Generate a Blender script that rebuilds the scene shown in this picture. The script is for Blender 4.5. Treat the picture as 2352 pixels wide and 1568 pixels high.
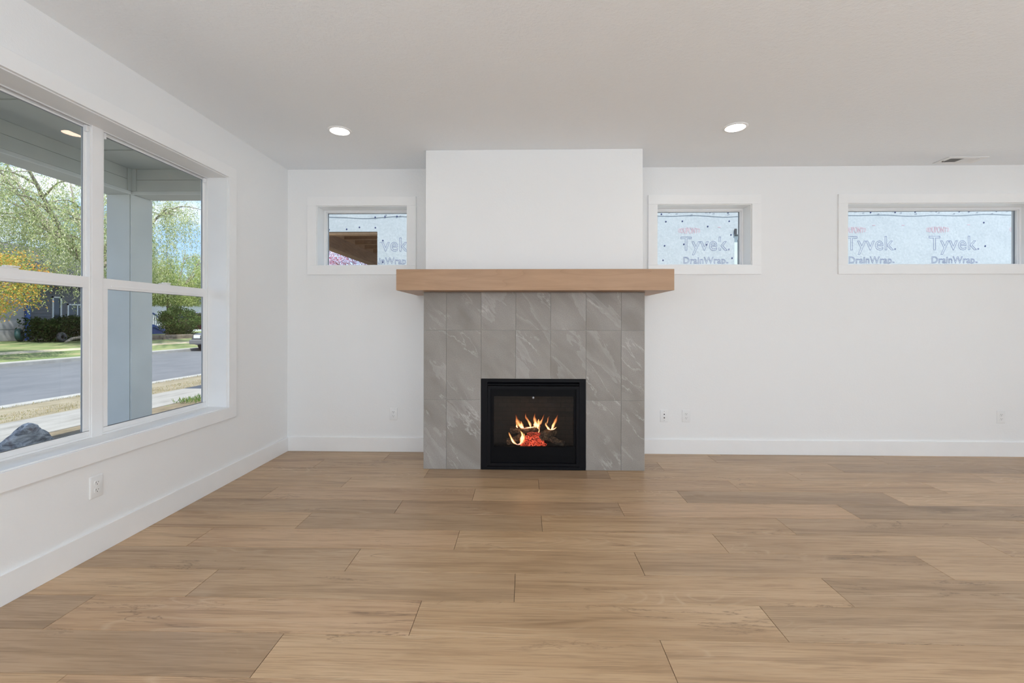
import bpy, bmesh, math, random
import numpy as np
from mathutils import Vector, Matrix

for _o in list(bpy.data.objects):
    bpy.data.objects.remove(_o)
SC = bpy.context.scene
COL = SC.collection
RND = random.Random(7)
PI = math.pi

# ------------------------------------------------------------------ camera
FPX, CX, CY, YAW, ROLL, CAMH = 1045.0, 1181.08, 739.35, 0.0237, 0.0013, 1.25
D, XL, H = 4.3635, -2.304, 2.7244            # back wall, left wall, ceiling
XR, YR = 6.3, -4.3                           # right wall, rear wall
cam_d = bpy.data.cameras.new('camera')
cam = bpy.data.objects.new('camera', cam_d)
COL.objects.link(cam)
cam_d.sensor_fit = 'HORIZONTAL'
cam_d.sensor_width = 36.0
cam_d.lens = FPX / 2352.0 * 36.0
cam_d.shift_x = -(CX - 1176.0) / 2352.0
cam_d.shift_y = (CY - 784.0) / 2352.0
cam_d.clip_start = 0.05
cam_d.clip_end = 500.0
_F = Vector((-math.sin(YAW), math.cos(YAW), 0))
_R0 = Vector((math.cos(YAW), math.sin(YAW), 0))
_U0 = Vector((0, 0, 1))
_R = _R0 * math.cos(ROLL) + _U0 * math.sin(ROLL)
_U = -_R0 * math.sin(ROLL) + _U0 * math.cos(ROLL)
M = Matrix.Identity(4)
for i in range(3):
    M[i][0], M[i][1], M[i][2] = _R[i], _U[i], -_F[i]
M[2][3] = CAMH
cam.matrix_world = M
SC.camera = cam


def at(u, v, ax, val):
    """pixel of the 2352x1568 frame -> point on the plane axis=val"""
    x, y = float(u) - CX, float(v) - CY
    a = (x * math.cos(ROLL) + y * math.sin(ROLL)) / FPX
    b = (-x * math.sin(ROLL) + y * math.cos(ROLL)) / FPX
    d = _F + a * _R0 - b * _U0
    o = Vector((0, 0, CAMH))
    return o + d * ((val - o[ax]) / d[ax])


# ------------------------------------------------------------------ world / sun / exposure
vs = SC.view_settings
vs.view_transform = 'Standard'
vs.look = 'None'
vs.exposure = 0.31
vs.gamma = 1.0
vs.use_curve_mapping = False
SUN_STRENGTH = 5.2
SKY_STRENGTH = 1.15
REAR_RADIANCE = 1.0
SIDE_RADIANCE = 1.0
LENS_RADIANCE = 24.0
FILL_GLOBE_RADIANCE = 41.0         # globe pendants added out of view as fill light

W = bpy.data.worlds.new('sky')
SC.world = W
W.use_nodes = True
nt = W.node_tree
nt.nodes.clear()
_o = nt.nodes.new('ShaderNodeOutputWorld')
_bg = nt.nodes.new('ShaderNodeBackground')
_bg.inputs['Strength'].default_value = SKY_STRENGTH
_tc = nt.nodes.new('ShaderNodeTexCoord')
_sep = nt.nodes.new('ShaderNodeSeparateXYZ')
nt.links.new(_tc.outputs['Generated'], _sep.inputs[0])
_gr = nt.nodes.new('ShaderNodeValToRGB')
_gr.color_ramp.elements[0].position = 0.0
_gr.color_ramp.elements[0].color = (0.50, 0.70, 0.98, 1)
_gr.color_ramp.elements[1].position = 0.9
_gr.color_ramp.elements[1].color = (0.17, 0.36, 0.85, 1)
_e = _gr.color_ramp.elements.new(0.25)
_e.color = (0.31, 0.56, 1.0, 1)
nt.links.new(_sep.outputs['Z'], _gr.inputs[0])
_mp = nt.nodes.new('ShaderNodeMapping')
_mp.inputs['Scale'].default_value = (3.2, 3.2, 6.0)
_mp.inputs['Location'].default_value = (0.4, 1.7, 0.2)
nt.links.new(_tc.outputs['Generated'], _mp.inputs[0])
_ns = nt.nodes.new('ShaderNodeTexNoise')
_ns.inputs['Scale'].default_value = 1.6
_ns.inputs['Detail'].default_value = 7
_ns.inputs['Roughness'].default_value = 0.55
nt.links.new(_mp.outputs[0], _ns.inputs['Vector'])
_cr = nt.nodes.new('ShaderNodeValToRGB')
_cr.color_ramp.elements[0].position = 0.46
_cr.color_ramp.elements[0].color = (0, 0, 0, 1)
_cr.color_ramp.elements[1].position = 0.60
_cr.color_ramp.elements[1].color = (1, 1, 1, 1)
nt.links.new(_ns.outputs['Fac'], _cr.inputs[0])
_mx = nt.nodes.new('ShaderNodeMix')
_mx.data_type = 'RGBA'
nt.links.new(_cr.outputs[0], _mx.inputs['Factor'])
nt.links.new(_gr.outputs[0], _mx.inputs[6])
_mx.inputs[7].default_value = (1.05, 1.07, 1.10, 1)
nt.links.new(_mx.outputs[2], _bg.inputs['Color'])
nt.links.new(_bg.outputs[0], _o.inputs['Surface'])

sun_d = bpy.data.lights.new('sun', 'SUN')
sun_d.energy = SUN_STRENGTH
sun_d.angle = math.radians(0.8)
sun_d.color = (1.0, 0.95, 0.87)
sun = bpy.data.objects.new('sun', sun_d)
COL.objects.link(sun)
_sd = Vector((0.25, -0.40, 0.88)).normalized()     # towards the sun
sun.rotation_euler = _sd.to_track_quat('Z', 'Y').to_euler()
sun.location = _sd * 60


def window_light(name, loc, rot, sx, sy, radiance, color):
    d = bpy.data.lights.new(name, 'AREA')
    d.shape = 'RECTANGLE'
    d.size, d.size_y = sx, sy
    d.energy = radiance * sx * sy * PI
    d.color = color
    o = bpy.data.objects.new(name, d)
    COL.objects.link(o)
    o.location = loc
    o.rotation_euler = rot
    return o


# unseen area lights added as fill, standing in for daylight at the assumed doors
REAR_OPEN = (-1.7, 5.3, 0.02, 2.36)
SIDE_OPEN = (-3.6, 1.6, 0.02, 2.36)
window_light('fill_light_rear_doors', ((REAR_OPEN[0] + REAR_OPEN[1]) / 2, YR - 1.15, 1.15), (PI / 2 + 0.75, 0, 0),
             REAR_OPEN[1] - REAR_OPEN[0], 2.3, REAR_RADIANCE, (0.90, 0.955, 1.0))
window_light('fill_light_side_doors', (XR + 1.15, (SIDE_OPEN[0] + SIDE_OPEN[1]) / 2, 1.2), (PI / 2 + 0.75, 0, PI / 2),
             SIDE_OPEN[1] - SIDE_OPEN[0], 2.3, SIDE_RADIANCE, (0.90, 0.955, 1.0))

SC.cycles.max_bounces = 10
SC.cycles.diffuse_bounces = 6
SC.cycles.glossy_bounces = 4
SC.cycles.transparent_max_bounces = 16
SC.cycles.caustics_reflective = False
SC.cycles.caustics_refractive = False
SC.cycles.sample_clamp_indirect = 6.0
SC.cycles.use_denoising = True


# ------------------------------------------------------------------ materials
def lin(r, g, b):
    def f(c):
        c /= 255.0
        return c / 12.92 if c <= 0.04045 else ((c + 0.055) / 1.055) ** 2.4
    return (f(r), f(g), f(b), 1.0)


class NT:
    def __init__(self, name):
        self.m = bpy.data.materials.new(name)
        self.m.use_nodes = True
        self.t = self.m.node_tree
        self.t.nodes.clear()
        self.out = self.t.nodes.new('ShaderNodeOutputMaterial')

    def n(self, typ, **kw):
        nd = self.t.nodes.new(typ)
        for k, v in kw.items():
            if k.startswith('i_'):
                key = k[2:].replace('_', ' ')
                nd.inputs[key].default_value = v
            else:
                setattr(nd, k, v)
        return nd

    def l(self, a, b):
        self.t.links.new(a, b)

    def ramp(self, src, stops):
        r = self.n('ShaderNodeValToRGB')
        els = r.color_ramp.elements
        els[0].position, els[0].color = stops[0]
        els[1].position, els[1].color = stops[-1]
        for p, c in stops[1:-1]:
            e = els.new(p)
            e.color = c
        self.l(src, r.inputs[0])
        return r.outputs[0]

    def mix(self, fac, a, b, blend='MIX'):
        m = self.n('ShaderNodeMix', data_type='RGBA', blend_type=blend)
        for sock, val in ((m.inputs['Factor'], fac), (m.inputs[6], a), (m.inputs[7], b)):
            if isinstance(val, (int, float)):
                sock.default_value = val
            elif isinstance(val, tuple):
                sock.default_value = val
            else:
                self.l(val, sock)
        return m.outputs[2]

    def coords(self, kind='Object', scale=(1, 1, 1), rot=(0, 0, 0), loc=(0, 0, 0)):
        if kind == 'World':
            g = self.n('ShaderNodeNewGeometry')
            src = g.outputs['Position']
        else:
            src = self.n('ShaderNodeTexCoord').outputs[kind]
        mp = self.n('ShaderNodeMapping')
        mp.inputs['Scale'].default_value = scale
        mp.inputs['Rotation'].default_value = rot
        mp.inputs['Location'].default_value = loc
        self.l(src, mp.inputs[0])
        return mp.outputs[0]

    def noise(self, vec, scale, detail=4, rough=0.5, dist=0.0):
        nd = self.n('ShaderNodeTexNoise')
        nd.inputs['Scale'].default_value = scale
        nd.inputs['Detail'].default_value = detail
        nd.inputs['Roughness'].default_value = rough
        nd.inputs['Distortion'].default_value = dist
        if vec is not None:
            self.l(vec, nd.inputs['Vector'])
        return nd.outputs['Fac']

    def bsdf(self, color, rough=0.5, metal=0.0, spec=0.5, bump=None, bump_s=0.1, bump_d=0.002, coat=0.0, coat_r=0.1):
        b = self.n('ShaderNodeBsdfPrincipled')
        for key, val in (('Base Color', color), ('Roughness', rough), ('Metallic', metal), ('Specular IOR Level', spec)):
            if isinstance(val, (int, float, tuple)):
                b.inputs[key].default_value = val
            else:
                self.l(val, b.inputs[key])
        b.inputs['Coat Weight'].default_value = coat
        b.inputs['Coat Roughness'].default_value = coat_r
        if bump is not None:
            bp = self.n('ShaderNodeBump')
            bp.inputs['Strength'].default_value = bump_s
            bp.inputs['Distance'].default_value = bump_d
            self.l(bump, bp.inputs['Height'])
            self.l(bp.outputs[0], b.inputs['Normal'])
        self.l(b.outputs[0], self.out.inputs['Surface'])
        return b


MATS = {}


def plain(name, col, rough=0.5, metal=0.0, spec=0.5, var=0.06, scale=8.0, coat=0.0):
    """procedural material: a colour with slight mottling"""
    if name in MATS:
        return MATS[name]
    m = NT(name)
    f = m.noise(m.coords('World'), scale, 3)
    c2 = tuple(max(0.0, c * (1 - var)) for c in col[:3]) + (1,)
    c1 = tuple(min(1.0, c * (1 + var)) for c in col[:3]) + (1,)
    m.bsdf(m.ramp(f, [(0.3, c2), (0.7, c1)]), rough, metal, spec, coat=coat)
    MATS[name] = m.m
    return m.m


def mat_wall(name, col, s1, s2, bs, dist):
    m = NT(name)
    v = m.coords('World')
    f = m.noise(v, s1, 3, 0.55)
    g = m.noise(v, s2, 2, 0.5)
    a = m.n('ShaderNodeMath', operation='ADD')
    m.l(f, a.inputs[0])
    m.l(g, a.inputs[1])
    m.bsdf(col, 0.75, 0, 0.3, a.outputs[0], bs, dist)
    MATS[name] = m.m
    return m.m


M_WALL = mat_wall('wall_paint', (0.855, 0.857, 0.855, 1), 160.0, 60.0, 0.30, 0.0022)
M_CEIL = mat_wall('ceiling_paint', (0.89, 0.92, 0.95, 1), 75.0, 32.0, 0.45, 0.0045)
M_TRIM = plain('white_trim_paint', (0.88, 0.88, 0.877, 1), 0.32, 0, 0.5, 0.01)
M_VINYL = plain('white_vinyl', (0.87, 0.87, 0.873, 1), 0.3, 0, 0.5, 0.01)
M_PLATE = plain('white_plastic', (0.82, 0.82, 0.815, 1), 0.28, 0, 0.5, 0.01)
M_DARK = plain('dark_slot', (0.03, 0.03, 0.03, 1), 0.6)
M_BRASS = plain('connector_metal', (0.25, 0.24, 0.22, 1), 0.35, 0.9)
M_BLACK = plain('black_metal', (0.004, 0.004, 0.005, 1), 0.5, 0.0, 0.10)
M_BLACK2 = plain('black_satin', (0.006, 0.006, 0.0075, 1), 0.45, 0.0, 0.12)
M_SPACER = plain('spacer_bar', (0.30, 0.32, 0.35, 1), 0.45, 0.2)
M_SUB = plain('underlay', (0.03, 0.022, 0.016, 1), 0.9)


def mat_glass(name, tint, refl, ior=0.04):
    m = NT(name)
    tr = m.n('ShaderNodeBsdfTransparent')
    tr.inputs[0].default_value = tint
    gl = m.n('ShaderNodeBsdfGlossy')
    gl.inputs['Color'].default_value = refl
    gl.inputs['Roughness'].default_value = 0.0
    # Schlick reflectance, the same from both sides of the thin sheet
    lw_ = m.n('ShaderNodeLayerWeight')
    lw_.inputs['Blend'].default_value = 0.5
    p5 = m.n('ShaderNodeMath', operation='POWER')
    m.l(lw_.outputs['Facing'], p5.inputs[0])
    p5.inputs[1].default_value = 5.0
    fr = m.n('ShaderNodeMath', operation='MULTIPLY_ADD')
    m.l(p5.outputs[0], fr.inputs[0])
    fr.inputs[1].default_value = 1.0 - ior
    fr.inputs[2].default_value = ior
    mx = m.n('ShaderNodeMixShader')
    m.l(fr.outputs[0], mx.inputs[0])
    m.l(tr.outputs[0], mx.inputs[1])
    m.l(gl.outputs[0], mx.inputs[2])
    m.l(mx.outputs[0], m.out.inputs['Surface'])
    MATS[name] = m.m
    return m.m


M_GLASS = mat_glass('window_glass', (0.97, 0.985, 0.98, 1), (0.90, 0.62, 0.50, 1), 0.020)
M_FGLASS = mat_glass('ceramic_glass', (0.90, 0.89, 0.88, 1), (0.5, 0.5, 0.5, 1), 0.03)


def mat_plank():
    m = NT('oak_plank')
    oi = m.n('ShaderNodeObjectInfo')
    tc = m.n('ShaderNodeTexCoord')
    # random offset for each board
    mul = m.n('ShaderNodeVectorMath', operation='MULTIPLY_ADD')
    cmb = m.n('ShaderNodeCombineXYZ')
    for i in range(3):
        m.l(oi.outputs['Random'], cmb.inputs[i])
    m.l(cmb.outputs[0], mul.inputs[0])
    mul.inputs[1].default_value = (37.0, 61.0, 17.0)
    m.l(tc.outputs['Object'], mul.inputs[2])
    base = mul.outputs[0]

    def mapped(scale):
        mp = m.n('ShaderNodeMapping')
        mp.inputs['Scale'].default_value = scale
        m.l(base, mp.inputs[0])
        return mp.outputs[0]
    # broad colour drift along the board
    drift = m.noise(mapped((0.9, 4.2, 1)), 1.0, 3, 0.5, 0.5)
    streak = m.noise(mapped((0.75, 15.0, 1)), 1.0, 6, 0.60, 1.2)
    fine = m.noise(mapped((5.0, 170.0, 1)), 1.0, 3, 0.6)
    # growth rings: contour lines of a stretched height field give cathedral arches
    hf = m.noise(mapped((0.62, 3.4, 1)), 1.0, 2, 0.45, 0.6)
    hm = m.n('ShaderNodeMath', operation='MULTIPLY')
    m.l(hf, hm.inputs[0])
    hm.inputs[1].default_value = 26.0
    hfr = m.n('ShaderNodeMath', operation='PINGPONG')
    m.l(hm.outputs[0], hfr.inputs[0])
    hfr.inputs[1].default_value = 0.5
    rings = m.ramp(hfr.outputs[0], [(0.0, (1, 1, 1, 1)), (0.16, (0, 0, 0, 1))])
    rgate = m.ramp(m.noise(mapped((0.8, 3.0, 1)), 1.0, 2), [(0.50, (0, 0, 0, 1)), (0.62, (1, 1, 1, 1))])
    rings = m.mix(1.0, rings, rgate, 'MULTIPLY')
    # checks and knots
    crack = m.noise(mapped((0.8, 5.5, 1)), 1.0, 7, 0.62, 0.9)
    ab = m.n('ShaderNodeMath', operation='SUBTRACT')
    m.l(crack, ab.inputs[0])
    ab.inputs[1].default_value = 0.47
    ab2 = m.n('ShaderNodeMath', operation='ABSOLUTE')
    m.l(ab.outputs[0], ab2.inputs[0])
    crk = m.ramp(ab2.outputs[0], [(0.0, (1, 1, 1, 1)), (0.004, (0.6, 0.6, 0.6, 1)), (0.011, (0, 0, 0, 1))])
    gate = m.ramp(m.noise(mapped((0.9, 4.0, 1)), 1.0, 2), [(0.52, (0, 0, 0, 1)), (0.62, (1, 1, 1, 1))])
    crkm = m.mix(1.0, crk, gate, 'MULTIPLY')
    c = m.ramp(drift, [(0.33, (0.35, 0.226, 0.132, 1)), (0.5, (0.53, 0.368, 0.236, 1)), (0.68, (0.62, 0.455, 0.315, 1))])
    c = m.mix(0.55, c, m.ramp(streak, [(0.30, (0.27, 0.168, 0.096, 1)), (0.47, (0.54, 0.375, 0.24, 1)), (0.70, (0.65, 0.478, 0.33, 1))]))
    c = m.mix(m.ramp(fine, [(0.36, (0.42, 0.42, 0.42, 1)), (0.50, (0, 0, 0, 1))]), c, (0.28, 0.19, 0.12, 1))
    c = m.mix(m.mix(0.40, (0, 0, 0, 1), rings), c, (0.68, 0.54, 0.40, 1))
    c = m.mix(m.mix(0.72, (0, 0, 0, 1), crkm), c, (0.15, 0.092, 0.055, 1))
    # board to board tone
    tone = m.ramp(oi.outputs['Random'], [(0.0, (0.67, 0.635, 0.57, 1)), (0.3, (0.86, 0.82, 0.735, 1)), (0.7, (0.99, 0.935, 0.82, 1)), (0.85, (0.95, 0.875, 0.775, 1)), (1.0, (0.75, 0.72, 0.67, 1))])
    c = m.mix(1.0, c, tone, 'MULTIPLY')
    rough = m.ramp(fine, [(0.35, (0.42, 0.42, 0.42, 1)), (0.6, (0.30, 0.30, 0.30, 1))])
    m.bsdf(c, rough, 0, 0.5, fine, 0.18, 0.0008)
    MATS['oak_plank'] = m.m
    return m.m


def mat_tile():
    m = NT('slate_tile')
    oi = m.n('ShaderNodeObjectInfo')
    tc = m.n('ShaderNodeTexCoord')
    cmb = m.n('ShaderNodeCombineXYZ')
    m.l(oi.outputs['Random'], cmb.inputs[0])
    m.l(oi.outputs['Random'], cmb.inputs[2])
    mul = m.n('ShaderNodeVectorMath', operation='MULTIPLY_ADD')
    m.l(cmb.outputs[0], mul.inputs[0])
    mul.inputs[1].default_value = (43.0, 0.0, 29.0)
    m.l(tc.outputs['Object'], mul.inputs[2])
    v0 = mul.outputs[0]

    def mapped(scale, ry):
        a = m.n('ShaderNodeMapping')
        a.inputs['Rotation'].default_value = (0, ry, 0)
        m.l(v0, a.inputs[0])
        b = m.n('ShaderNodeMapping')
        b.inputs['Scale'].default_value = scale
        m.l(a.outputs[0], b.inputs[0])
        return b.outputs[0]
    diag = math.radians(-48)
    big = m.noise(mapped((1.4, 1, 3.4), diag), 1.5, 3, 0.5, 0.4)
    grainy = m.noise(v0, 150.0, 3, 0.7)
    c = m.ramp(big, [(0.30, (0.275, 0.248, 0.222, 1)), (0.5, (0.340, 0.312, 0.285, 1)), (0.70, (0.400, 0.374, 0.347, 1))])
    c = m.mix(m.ramp(grainy, [(0.35, (0.45, 0.45, 0.45, 1)), (0.6, (0, 0, 0, 1))]), c, (0.20, 0.19, 0.178, 1))
    # pale layers ending in crisp ragged edges, running diagonally
    lay = m.noise(mapped((0.75, 1, 3.0), diag), 1.25, 6, 0.60, 0.3)
    layer = m.ramp(lay, [(0.565, (0, 0, 0, 1)), (0.570, (1, 1, 1, 1)), (0.62, (0.35, 0.35, 0.35, 1)), (0.68, (0, 0, 0, 1))])
    c = m.mix(m.mix(0.24, (0, 0, 0, 1), layer), c, (0.58, 0.57, 0.55, 1))
    s = m.n('ShaderNodeMath', operation='SUBTRACT')
    vein = m.noise(mapped((0.7, 1, 2.6), diag), 1.5, 7, 0.60, 0.3)
    m.l(vein, s.inputs[0])
    s.inputs[1].default_value = 0.44
    s2 = m.n('ShaderNodeMath', operation='ABSOLUTE')
    m.l(s.outputs[0], s2.inputs[0])
    vn = m.ramp(s2.outputs[0], [(0.0, (1, 1, 1, 1)), (0.006, (0.4, 0.4, 0.4, 1)), (0.014, (0, 0, 0, 1))])
    gate = m.ramp(m.noise(v0, 3.2, 2), [(0.47, (0, 0, 0, 1)), (0.60, (1, 1, 1, 1))])
    vn = m.mix(1.0, vn, gate, 'MULTIPLY')
    c = m.mix(m.mix(0.58, (0, 0, 0, 1), vn), c, (0.62, 0.61, 0.59, 1))
    hgt = m.mix(0.35, grainy, lay)
    m.bsdf(c, 0.55, 0, 0.35, hgt, 0.35, 0.003)
    MATS['slate_tile'] = m.m
    return m.m


def mat_wood(name, light, dark, along=(1, 1, 1), scale=1.0, rough=0.45, wave=0.4, rnd=True):
    m = NT(name)
    oi = m.n('ShaderNodeObjectInfo')
    tc = m.n('ShaderNodeTexCoord')
    cmb = m.n('ShaderNodeCombineXYZ')
    for i in range(3):
        m.l(oi.outputs['Random'], cmb.inputs[i])
    mul = m.n('ShaderNodeVectorMath', operation='MULTIPLY_ADD')
    m.l(cmb.outputs[0], mul.inputs[0])
    mul.inputs[1].default_value = (13.0, 21.0, 8.0) if rnd else (0, 0, 0)
    m.l(tc.outputs['Object'], mul.inputs[2])

    def mapped(k):
        mp = m.n('ShaderNodeMapping')
        mp.inputs['Scale'].default_value = tuple(a * k for a in along)
        m.l(mul.outputs[0], mp.inputs[0])
        return mp.outputs[0]
    st = m.noise(mapped(1.0), 3.0 * scale, 6, 0.6, 0.8)
    sub = m.n('ShaderNodeMath', operation='MULTIPLY')
    nz = m.noise(mapped(0.45), 2.0 * scale, 2, 0.4, 0.5)
    m.l(nz, sub.inputs[0])
    sub.inputs[1].default_value = 11.0
    fr = m.n('ShaderNodeMath', operation='FRACT')
    m.l(sub.outputs[0], fr.inputs[0])
    rings = m.ramp(fr.outputs[0], [(0.0, (1, 1, 1, 1)), (0.06, (0.5, 0.5, 0.5, 1)), (0.30, (0, 0, 0, 1)), (1.0, (0.15, 0.15, 0.15, 1))])
    mid = tuple((a + b) / 2 for a, b in zip(light, dark))
    c = m.ramp(st, [(0.25, mid), (0.6, light), (0.8, light)])
    c = m.mix(m.mix(wave, (0, 0, 0, 1), rings), c, dark)
    m.bsdf(c, rough, 0, 0.4, st, 0.08, 0.001)
    MATS[name] = m.m
    return m.m


M_PLANK = mat_plank()
M_TILE = mat_tile()
M_MANTEL = mat_wood('alder_wood', (0.46, 0.283, 0.165, 1), (0.30, 0.165, 0.085, 1), (0.55, 3.2, 5.2), 1.0, 0.42, 0.38)
M_GROUT = plain('grout', (0.42, 0.40, 0.375, 1), 0.9)


def mat_emit(name, col, strength):
    m = NT(name)
    e = m.n('ShaderNodeEmission')
    e.inputs['Color'].default_value = col
    e.inputs['Strength'].default_value = strength
    m.l(e.outputs[0], m.out.inputs['Surface'])
    MATS[name] = m.m
    return m.m


M_LENS = mat_emit('lit_lens', (1.0, 0.93, 0.84, 1), LENS_RADIANCE)
M_FILL_GLOBE = mat_emit('fill_light_globe', (0.84, 0.925, 1.0, 1), FILL_GLOBE_RADIANCE)


# ------------------------------------------------------------------ mesh helpers
class MB:
    """collects geometry in world coordinates; build() links it as ONE mesh object"""

    def __init__(self):
        self.v, self.f, self.sm = [], [], False

    def box(self, x0, x1, y0, y1, z0, z1):
        if x0 > x1: x0, x1 = x1, x0
        if y0 > y1: y0, y1 = y1, y0
        if z0 > z1: z0, z1 = z1, z0
        b = len(self.v)
        self.v += [(x0, y0, z0), (x1, y0, z0), (x1, y1, z0), (x0, y1, z0), (x0, y0, z1), (x1, y0, z1), (x1, y1, z1), (x0, y1, z1)]
        for q in ((0, 3, 2, 1), (4, 5, 6, 7), (0, 1, 5, 4), (1, 2, 6, 5), (2, 3, 7, 6), (3, 0, 4, 7)):
            self.f.append(tuple(b + i for i in q))
        return self

    def cbox(self, x0, x1, y0, y1, z0, z1, c):
        """box with chamfered top/all edges via a small 3-ring profile in z"""
        self.prism([(x0 + c, y0), (x1 - c, y0), (x1, y0 + c), (x1, y1 - c), (x1 - c, y1), (x0 + c, y1), (x0, y1 - c), (x0, y0 + c)], z0, z1)
        return self

    def prism(self, poly, z0, z1):
        b, n = len(self.v), len(poly)
        self.v += [(x, y, z0) for x, y in poly] + [(x, y, z1) for x, y in poly]
        self.f.append(tuple(b + i for i in reversed(range(n))))
        self.f.append(tuple(b + n + i for i in range(n)))
        for i in range(n):
            j = (i + 1) % n
            self.f.append((b + i, b + j, b + n + j, b + n + i))
        return self

    def extrude(self, pts, vec):
        """polygon of 3D points extruded along vec"""
        b, n = len(self.v), len(pts)
        vec = Vector(vec)
        self.v += [tuple(p) for p in pts] + [tuple(Vector(p) + vec) for p in pts]
        self.f.append(tuple(b + i for i in reversed(range(n))))
        self.f.append(tuple(b + n + i for i in range(n)))
        for i in range(n):
            j = (i + 1) % n
            self.f.append((b + i, b + j, b + n + j, b + n + i))
        return self

    def loft(self, rings, closed_ends=True):
        b, n = len(self.v), len(rings[0])
        for r in rings:
            self.v += [tuple(p) for p in r]
        for k in range(len(rings) - 1):
            for i in range(n):
                j = (i + 1) % n
                self.f.append((b + k * n + i, b + k * n + j, b + (k + 1) * n + j, b + (k + 1) * n + i))
        if closed_ends:
            self.f.append(tuple(b + i for i in reversed(range(n))))
            self.f.append(tuple(b + (len(rings) - 1) * n + i for i in range(n)))
        return self

    def tube(self, path, radii, sides=8, flat=1.0):
        path = [Vector(p) for p in path]
        if isinstance(radii, (int, float)):
            radii = [radii] * len(path)
        rings = []
        ref = Vector((0, 0, 1))
        t0 = (path[1] - path[0]).normalized()
        if abs(t0.dot(ref)) > 0.9:
            ref = Vector((1, 0, 0))
        for i, p in enumerate(path):
            t = (path[min(i + 1, len(path) - 1)] - path[max(i - 1, 0)]).normalized()
            a = t.cross(ref)
            if a.length < 1e-4:
                a = t.orthogonal()
            a.normalize()
            c = a.cross(t).normalized()
            rings.append([p + a * (math.cos(2 * PI * k / sides) * radii[i]) + c * (math.sin(2 * PI * k / sides) * radii[i] * flat) for k in range(sides)])
        self.sm = True
        return self.loft(rings)

    def lathe(self, prof, centre, axis='z', sides=32, closed=False):
        """profile of (r, h) turned about an axis through centre"""
        cx, cy, cz = centre
        rings = []
        for r, h in prof:
            ring = []
            for k in range(sides):
                a = 2 * PI * k / sides
                p, q = r * math.cos(a), r * math.sin(a)
                ring.append({'z': (cx + p, cy + q, cz + h), 'y': (cx + p, cy + h, cz + q), 'x': (cx + h, cy + p, cz + q)}[axis])
            rings.append(ring)
        if closed:
            rings.append(rings[0])
        self.loft(rings, closed_ends=not closed)
        return self

    def build(self, name, mat, parent=None, bevel=0.0, seg=2, smooth=None, origin=None, label=None, kind=None):
        v = np.array(self.v, dtype=float)
        lo, hi = v.min(0), v.max(0)
        if origin is None:
            origin = Vector(((lo[0] + hi[0]) / 2, (lo[1] + hi[1]) / 2, lo[2]))
        origin = Vector(origin)
        me = bpy.data.meshes.new(name)
        me.from_pydata([tuple(Vector(p) - origin) for p in self.v], [], self.f)
        bm = bmesh.new()
        bm.from_mesh(me)
        bmesh.ops.remove_doubles(bm, verts=bm.verts, dist=1e-6)
        bmesh.ops.recalc_face_normals(bm, faces=bm.faces)
        if bevel:
            es = [e for e in bm.edges if len(e.link_faces) == 2 and e.calc_face_angle(0) > 0.6]
            bmesh.ops.bevel(bm, geom=es, offset=bevel, segments=seg, profile=0.6, affect='EDGES', clamp_overlap=True)
        bm.to_mesh(me)
        bm.free()
        sm = self.sm if smooth is None else smooth
        if sm:
            me.polygons.foreach_set('use_smooth', [True] * len(me.polygons))
            try:
                me.set_sharp_from_angle(angle=math.radians(42))
            except Exception:
                pass
        if isinstance(mat, (list, tuple)):
            for x in mat:
                me.materials.append(x)
        else:
            me.materials.append(mat)
        return link(name, me, parent, origin, label, kind)


def wloc(o):
    p = Vector(o.location)
    while o.parent is not None:
        o = o.parent
        p = p + Vector(o.location)
    return p


def link(name, me, parent=None, origin=(0, 0, 0), label=None, kind=None):
    o = bpy.data.objects.new(name, me)
    COL.objects.link(o)
    o.location = Vector(origin)
    if parent is not None:
        o.parent = parent
        o.location = Vector(origin) - wloc(parent)
    if label:
        o['label'] = label
    if kind:
        o['kind'] = kind
    return o


def thing(name, label, cat, loc=(0, 0, 0), group=None, kind=None):
    o = bpy.data.objects.new(name, None)
    COL.objects.link(o)
    o.empty_display_size = 0.1
    o.location = Vector(loc)
    tag(o, label, cat, group, kind)
    return o


def tag(o, label=None, cat=None, group=None, kind=None):
    for k, v in (('label', label), ('category', cat), ('group', group), ('kind', kind)):
        if v:
            o[k] = v
    return o


def copy_tree(o, parent=None):
    c = o.copy()
    COL.objects.link(c)
    c.parent = parent
    for ch in list(o.children):
        copy_tree(ch, c)
    return c


def wall_boxes(mb, axis, p0, p1, a0, a1, z0, z1, holes):
    """solid wall between planes p0,p1 of axis ('x' or 'y') spanning a0..a1, z0..z1 with rectangular holes (a0,a1,z0,z1)"""
    As = sorted({a0, a1} | {h for q in holes for h in q[:2]})
    for i in range(len(As) - 1):
        s, e = As[i], As[i + 1]
        m_ = (s + e) / 2
        cuts = sorted([(q[2], q[3]) for q in holes if q[0] < m_ < q[1]])
        z = z0
        for c0, c1 in cuts + [(z1, z1)]:
            if c0 > z + 1e-6:
                if axis == 'y':
                    mb.box(s, e, p0, p1, z, c0)
                else:
                    mb.box(p0, p1, s, e, z, c0)
            z = c1
    return mb


# ------------------------------------------------------------------ room shell
WIN = {1: (-2.0128, -1.1418, 1.798, 2.364), 2: (1.2612, 2.1378, 1.798, 2.364), 3: (3.0393, 4.795, 1.798, 2.364)}
LWIN = (1.64, 3.462, 0.592, 2.362)          # y0, y1, z0, z1
WT = 0.24
WTL = 0.188                                 # left wall
J = 0.018                                   # jamb board thickness

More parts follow.
